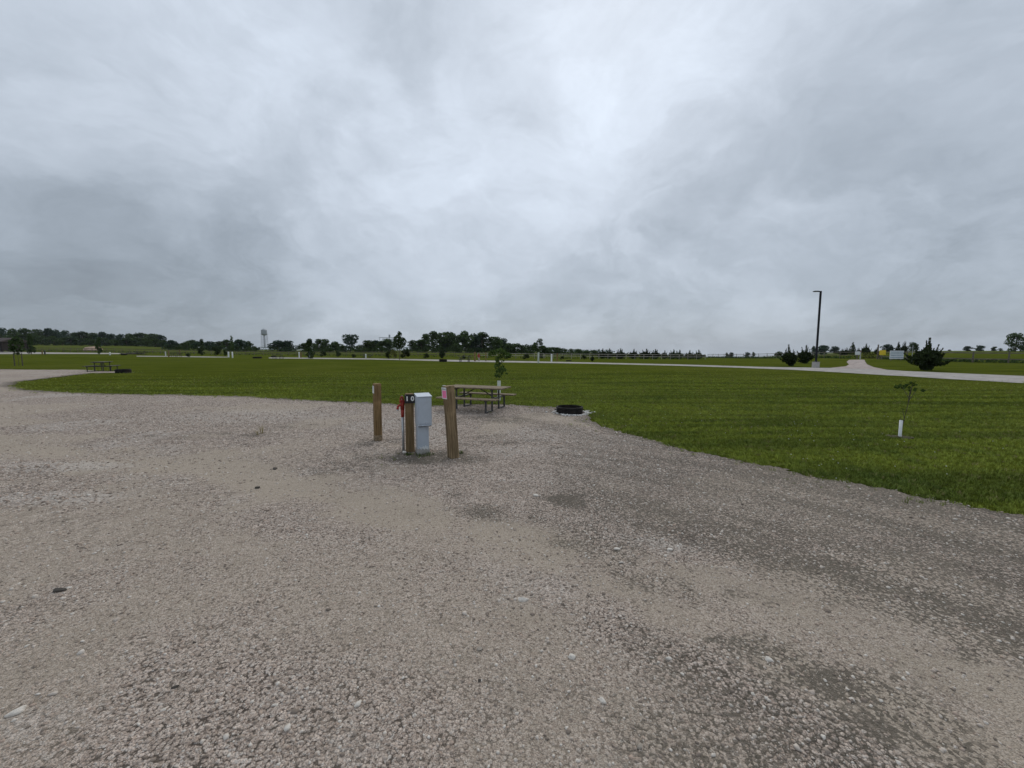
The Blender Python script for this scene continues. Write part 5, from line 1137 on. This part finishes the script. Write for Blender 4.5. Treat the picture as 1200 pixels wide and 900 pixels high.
nm = [(199, 398.5, 13, P_BROAD[0], 'dark tree stepping down at the right end of the left wood'), (206, 402, 11, P_GREEN[1], 'low dark tree right of the end of the left wood'), (213.5, 402, 11, P_MID[0], 'low green tree second right of the left wood'), (219.5, 400.2, 10, P_MID[1], 'light green tree third right of the left wood'),
      (226, 398.4, 13, P_GREEN[0], 'broad dark tree left of the thin spired tree'), (237, 397.3, 6, P_TALL[0], 'thin spired dark tree on the left skyline'), (232, 400, 12, P_BROAD[1], 'low dark tree behind the thin spired tree'), (246, 400, 14, P_BROAD[2], 'flat topped dark tree right of the thin spired tree'), (256, 400, 13, P_GREEN[2], 'round dark tree left of the slim tubed tree'), (249, 404, 10, P_MID[0], 'low yellow green tree behind the round dark bush'),
      (266, 398, 9, P_GREEN[1], 'small dark tree just left of the slim tubed tree'), (278.5, 397.8, 16, P_BROAD[0], 'round dark tree just right of the slim tubed tree'), (287, 403, 10, P_MID[1], 'low green tree between two round trees left of the tower'), (292.2, 399.7, 8, P_GREEN[0], 'small round topped tree nearest the water tower on its left'), (299, 405.5, 7, P_BUSH[0], 'low shrubby tree left of the white warehouse'),
      (325.5, 399, 17, P_BROAD[1], 'round dark tree, left one of the pair right of the water tower'), (337.5, 399.2, 17, P_BROAD[2], 'round dark tree, right one of the pair right of the water tower'), (357.5, 402, 11, P_GREEN[1], 'dark tree behind the dark tubed tree'),
      (373, 397.2, 9, P_TALL[1], 'upright dark tree, left of two near the narrow dark bush'), (380, 397.4, 10, P_GREEN[2], 'broader dark tree right of the upright dark tree'), (367, 402, 9, P_MID[0], 'low tree behind the white shed'), (394, 400.3, 12, P_GREEN[0], 'pyramid shaped dark tree left of the heart shaped tree'), (386, 406, 10, P_MID[1], 'low green tree between the broader dark tree and the pyramid tree'), (402, 405, 10, P_GREEN[1], 'low dark tree touching the heart shaped tree on its left'),
      (410.5, 391.8, 16, P_HEART, 'heart shaped dark tree standing alone above the rest'), (417.5, 406, 9, P_MID[0], 'low bright tree touching the heart shaped tree on its right'), (424, 404, 11, P_MID[1], 'low yellow green tree left of the grain elevator trees'), (431, 398.8, 14, P_GREEN[2], 'broad dark tree at the left of the grain elevator trees'), (439, 398.8, 12, P_BROAD[0], 'second broad dark tree in front of the grain elevator'), (447, 399.4, 10, P_TALL[2], 'pointed tree in front of the conveyor gallery'), (456, 397, 12, P_GREEN[0], 'dark tree below the head house of the grain elevator'),
      (483, 398.7, 10, P_TALL[0], 'dark pointed tree right of the tallest roadside tree'), (489, 399.2, 9, P_MID[0], 'lower green tree left of the conical trees'), (498.3, 391, 11, P_TALL[1], 'left one of two dark conical trees'), (507.5, 388.2, 11, P_TALL[2], 'right and taller one of two dark conical trees'), (494, 398, 12, P_GREEN[1], 'broad lower tree before the conical trees'), (515, 390.2, 9, P_TALL[0], 'slim tree left of the broad middle tree'), (523, 389, 16, P_GREEN[2], 'broad green tree in the middle of the grove'), (531.5, 390.5, 8, P_TALL[1], 'narrow tree right of the broad middle tree'), (537, 392.5, 7, P_TALL[2], 'thin tree before the gap in the grove'),
      (546, 388, 14, P_GREEN[0], 'pointed dark tree right of the gap in the grove'), (557, 391.5, 13, P_BROAD[1], 'dark tree between the pointed one and the round topped one'), (565, 389.6, 15, P_GREEN[1], 'round topped dark tree at the right of the grove'), (575.5, 394.8, 12, P_TALL[0], 'bushy tree where the grove starts to step down'), (582, 394.6, 11, P_GREEN[2], 'dark tree behind the near sapling'), (590, 396.5, 11, P_BROAD[2], 'last tall tree at the right end of the grove'), (519, 402, 14, P_BROAD[0], 'low dark tree under the broad middle tree'), (551, 402, 16, P_MID[1], 'low dark green tree at the foot of the grove'), (535, 403, 12, P_GREEN[0], 'low dark tree filling the foot of the gap')]
for i, (px, pt, wp, pr_, lb) in enumerate(nm):
    plant(pr_, 'tree', lb, 'tree', px, pt, 165 + (i * 29 % 24), wp * 1.32, 'trees beyond the back fence')
for i, (px, pt, wp) in enumerate([(597, 402, 11), (604, 402.5, 11), (611, 404, 10), (617, 403.5, 9), (624, 404, 10), (637, 405, 10), (645, 406.8, 10), (652, 407, 10), (660, 408, 9), (669.5, 408.6, 7), (678.5, 409, 9), (688, 411, 9), (696, 410.5, 8)]):
    plant((P_GREEN + P_MID)[i % 5], 'tree', 'low dark tree in the row descending right of the grove', 'tree', px, pt, 150 + (i * 17 % 14), wp * 1.25, 'low trees descending right of the grove')
rt_ = [(852, 413.2, 4, 430, P_BUSH[0], 'tiny far tree seen through the right fence, leftmost'), (857, 413, 6, 430, P_BROAD[0], 'small far tree pair seen through the right fence'), (876.5, 412.8, 7, 430, P_BROAD[1], 'round far tree left of the tiny far trees by the junipers'), (883.5, 412.6, 4, 430, P_GREEN[0], 'tiny far tree right of the round far tree'), (825.5, 415.6, 5, 430, P_BUSH[1], 'tiny far clump at the fence corner'),
       (913, 411.8, 9, 100, P_LEAFB[0], 'light green bush left of the leaning juniper behind the fence'), (953.5, 405.5, 6, 240, P_BROAD[2], 'small round tree just left of the lamp post beyond the fence'), (963.8, 404.6, 15, 240, P_BROAD[0], 'round dark tree right of the lamp post on the skyline'), (979, 406, 12, 240, P_BROAD[1], 'second round dark tree right of the lamp post'), (987, 409, 9, 110, P_JUN[0], 'low juniper beyond the fence left of the tall spired one'),
       (992, 407.5, 8, 108, P_JUN[1], 'pointed juniper touching the tall spired one on its left'), (999, 401.6, 9, 105, P_CON[0], 'tall spired juniper left of the gate'), (1006, 407.5, 6, 104, P_JUN[2], 'small dark juniper behind the white notice'), (1014.5, 402.8, 10, 102, P_JUN[0], 'spiky juniper behind the gate opening'), (1027.5, 407, 6, 100, P_JUN[1], 'narrow juniper behind the tall brown gate post'), (1040, 403.5, 15, 230, P_BROAD[2], 'round dark tree behind the yellow sign'),
       (1052.5, 400.8, 8, 96, P_CON[1], 'spired juniper behind the white board, left of two'), (1059.5, 400.2, 9, 94, P_JUN[2], 'spiky juniper behind the white board, right of two'), (1070, 401.2, 11, 230, P_GREEN[0], 'round topped tree behind the thin grey pole'), (1112.5, 409.6, 4, 420, P_BUSH[2], 'tiny far tree right of the big juniper'), (1134.5, 405.6, 11, 300, P_BROAD[0], 'round dark tree, left one of the far right pair'), (1149, 404.8, 13, 300, P_BROAD[1], 'round dark tree, right one of the far right pair'), (1165.5, 406.2, 6, 300, P_GREEN[1], 'small pointed tree left of the large right edge tree'), (1172, 408, 6, 300, P_MID[0], 'lowest small tree next to the large right edge tree'),
       (1190, 390.4, 27, 140, P_GAPPY, 'large open crowned tree at the right edge of the picture')]
for i, (px, pt, wp, Y, pr_, lb) in enumerate(rt_): plant(pr_, 'tree' if 'juniper' not in lb and 'bush' not in lb else ('juniper' if 'juniper' in lb else 'bush'), lb, 'tree' if 'juniper' not in lb and 'bush' not in lb else 'shrub', px, pt, Y, wp * 1.15, 'trees on the right skyline')
# far woodland band
C = []
for i in range(5200):
    px = random.uniform(-80, 720); q = gp(px, random.uniform(1000, 1150)); C.append((q.x, q.y, q.z + random.random() * 9 * (.55 + .8 * float(fbm(np.array(px * .06), np.array(2.0))))))
V_, Q_ = leaf_quads(np.array(C), rng.uniform(1.2, 3.0, len(C))); tag(link('far_woodland', npmesh('far_woodland', V_, Q_), F_HAZE), kind='stuff')

# ================================================================== HAZE: thin even moist air, closed box round the whole scene
z0_, z1_ = GZ0 - 1.2, max(GZ1, 62.0) + 3.0
hb = MB().box((0, 2400, (z0_ + z1_) / 2), (14200, 5800, z1_ - z0_)).build('haze', None); tag(hb, kind='stuff')
hm = bpy.data.materials.new('haze'); hm.use_nodes = True; t = NT(hm.node_tree)
pv = t.n('ShaderNodeVolumePrincipled', ins={'Color': (.86, .92, 1.0, 1), 'Density': .00006, 'Anisotropy': .2})
t.nt.links.new(pv.outputs[0], t.n('ShaderNodeOutputMaterial').inputs['Volume']); hb.data.materials.append(hm)
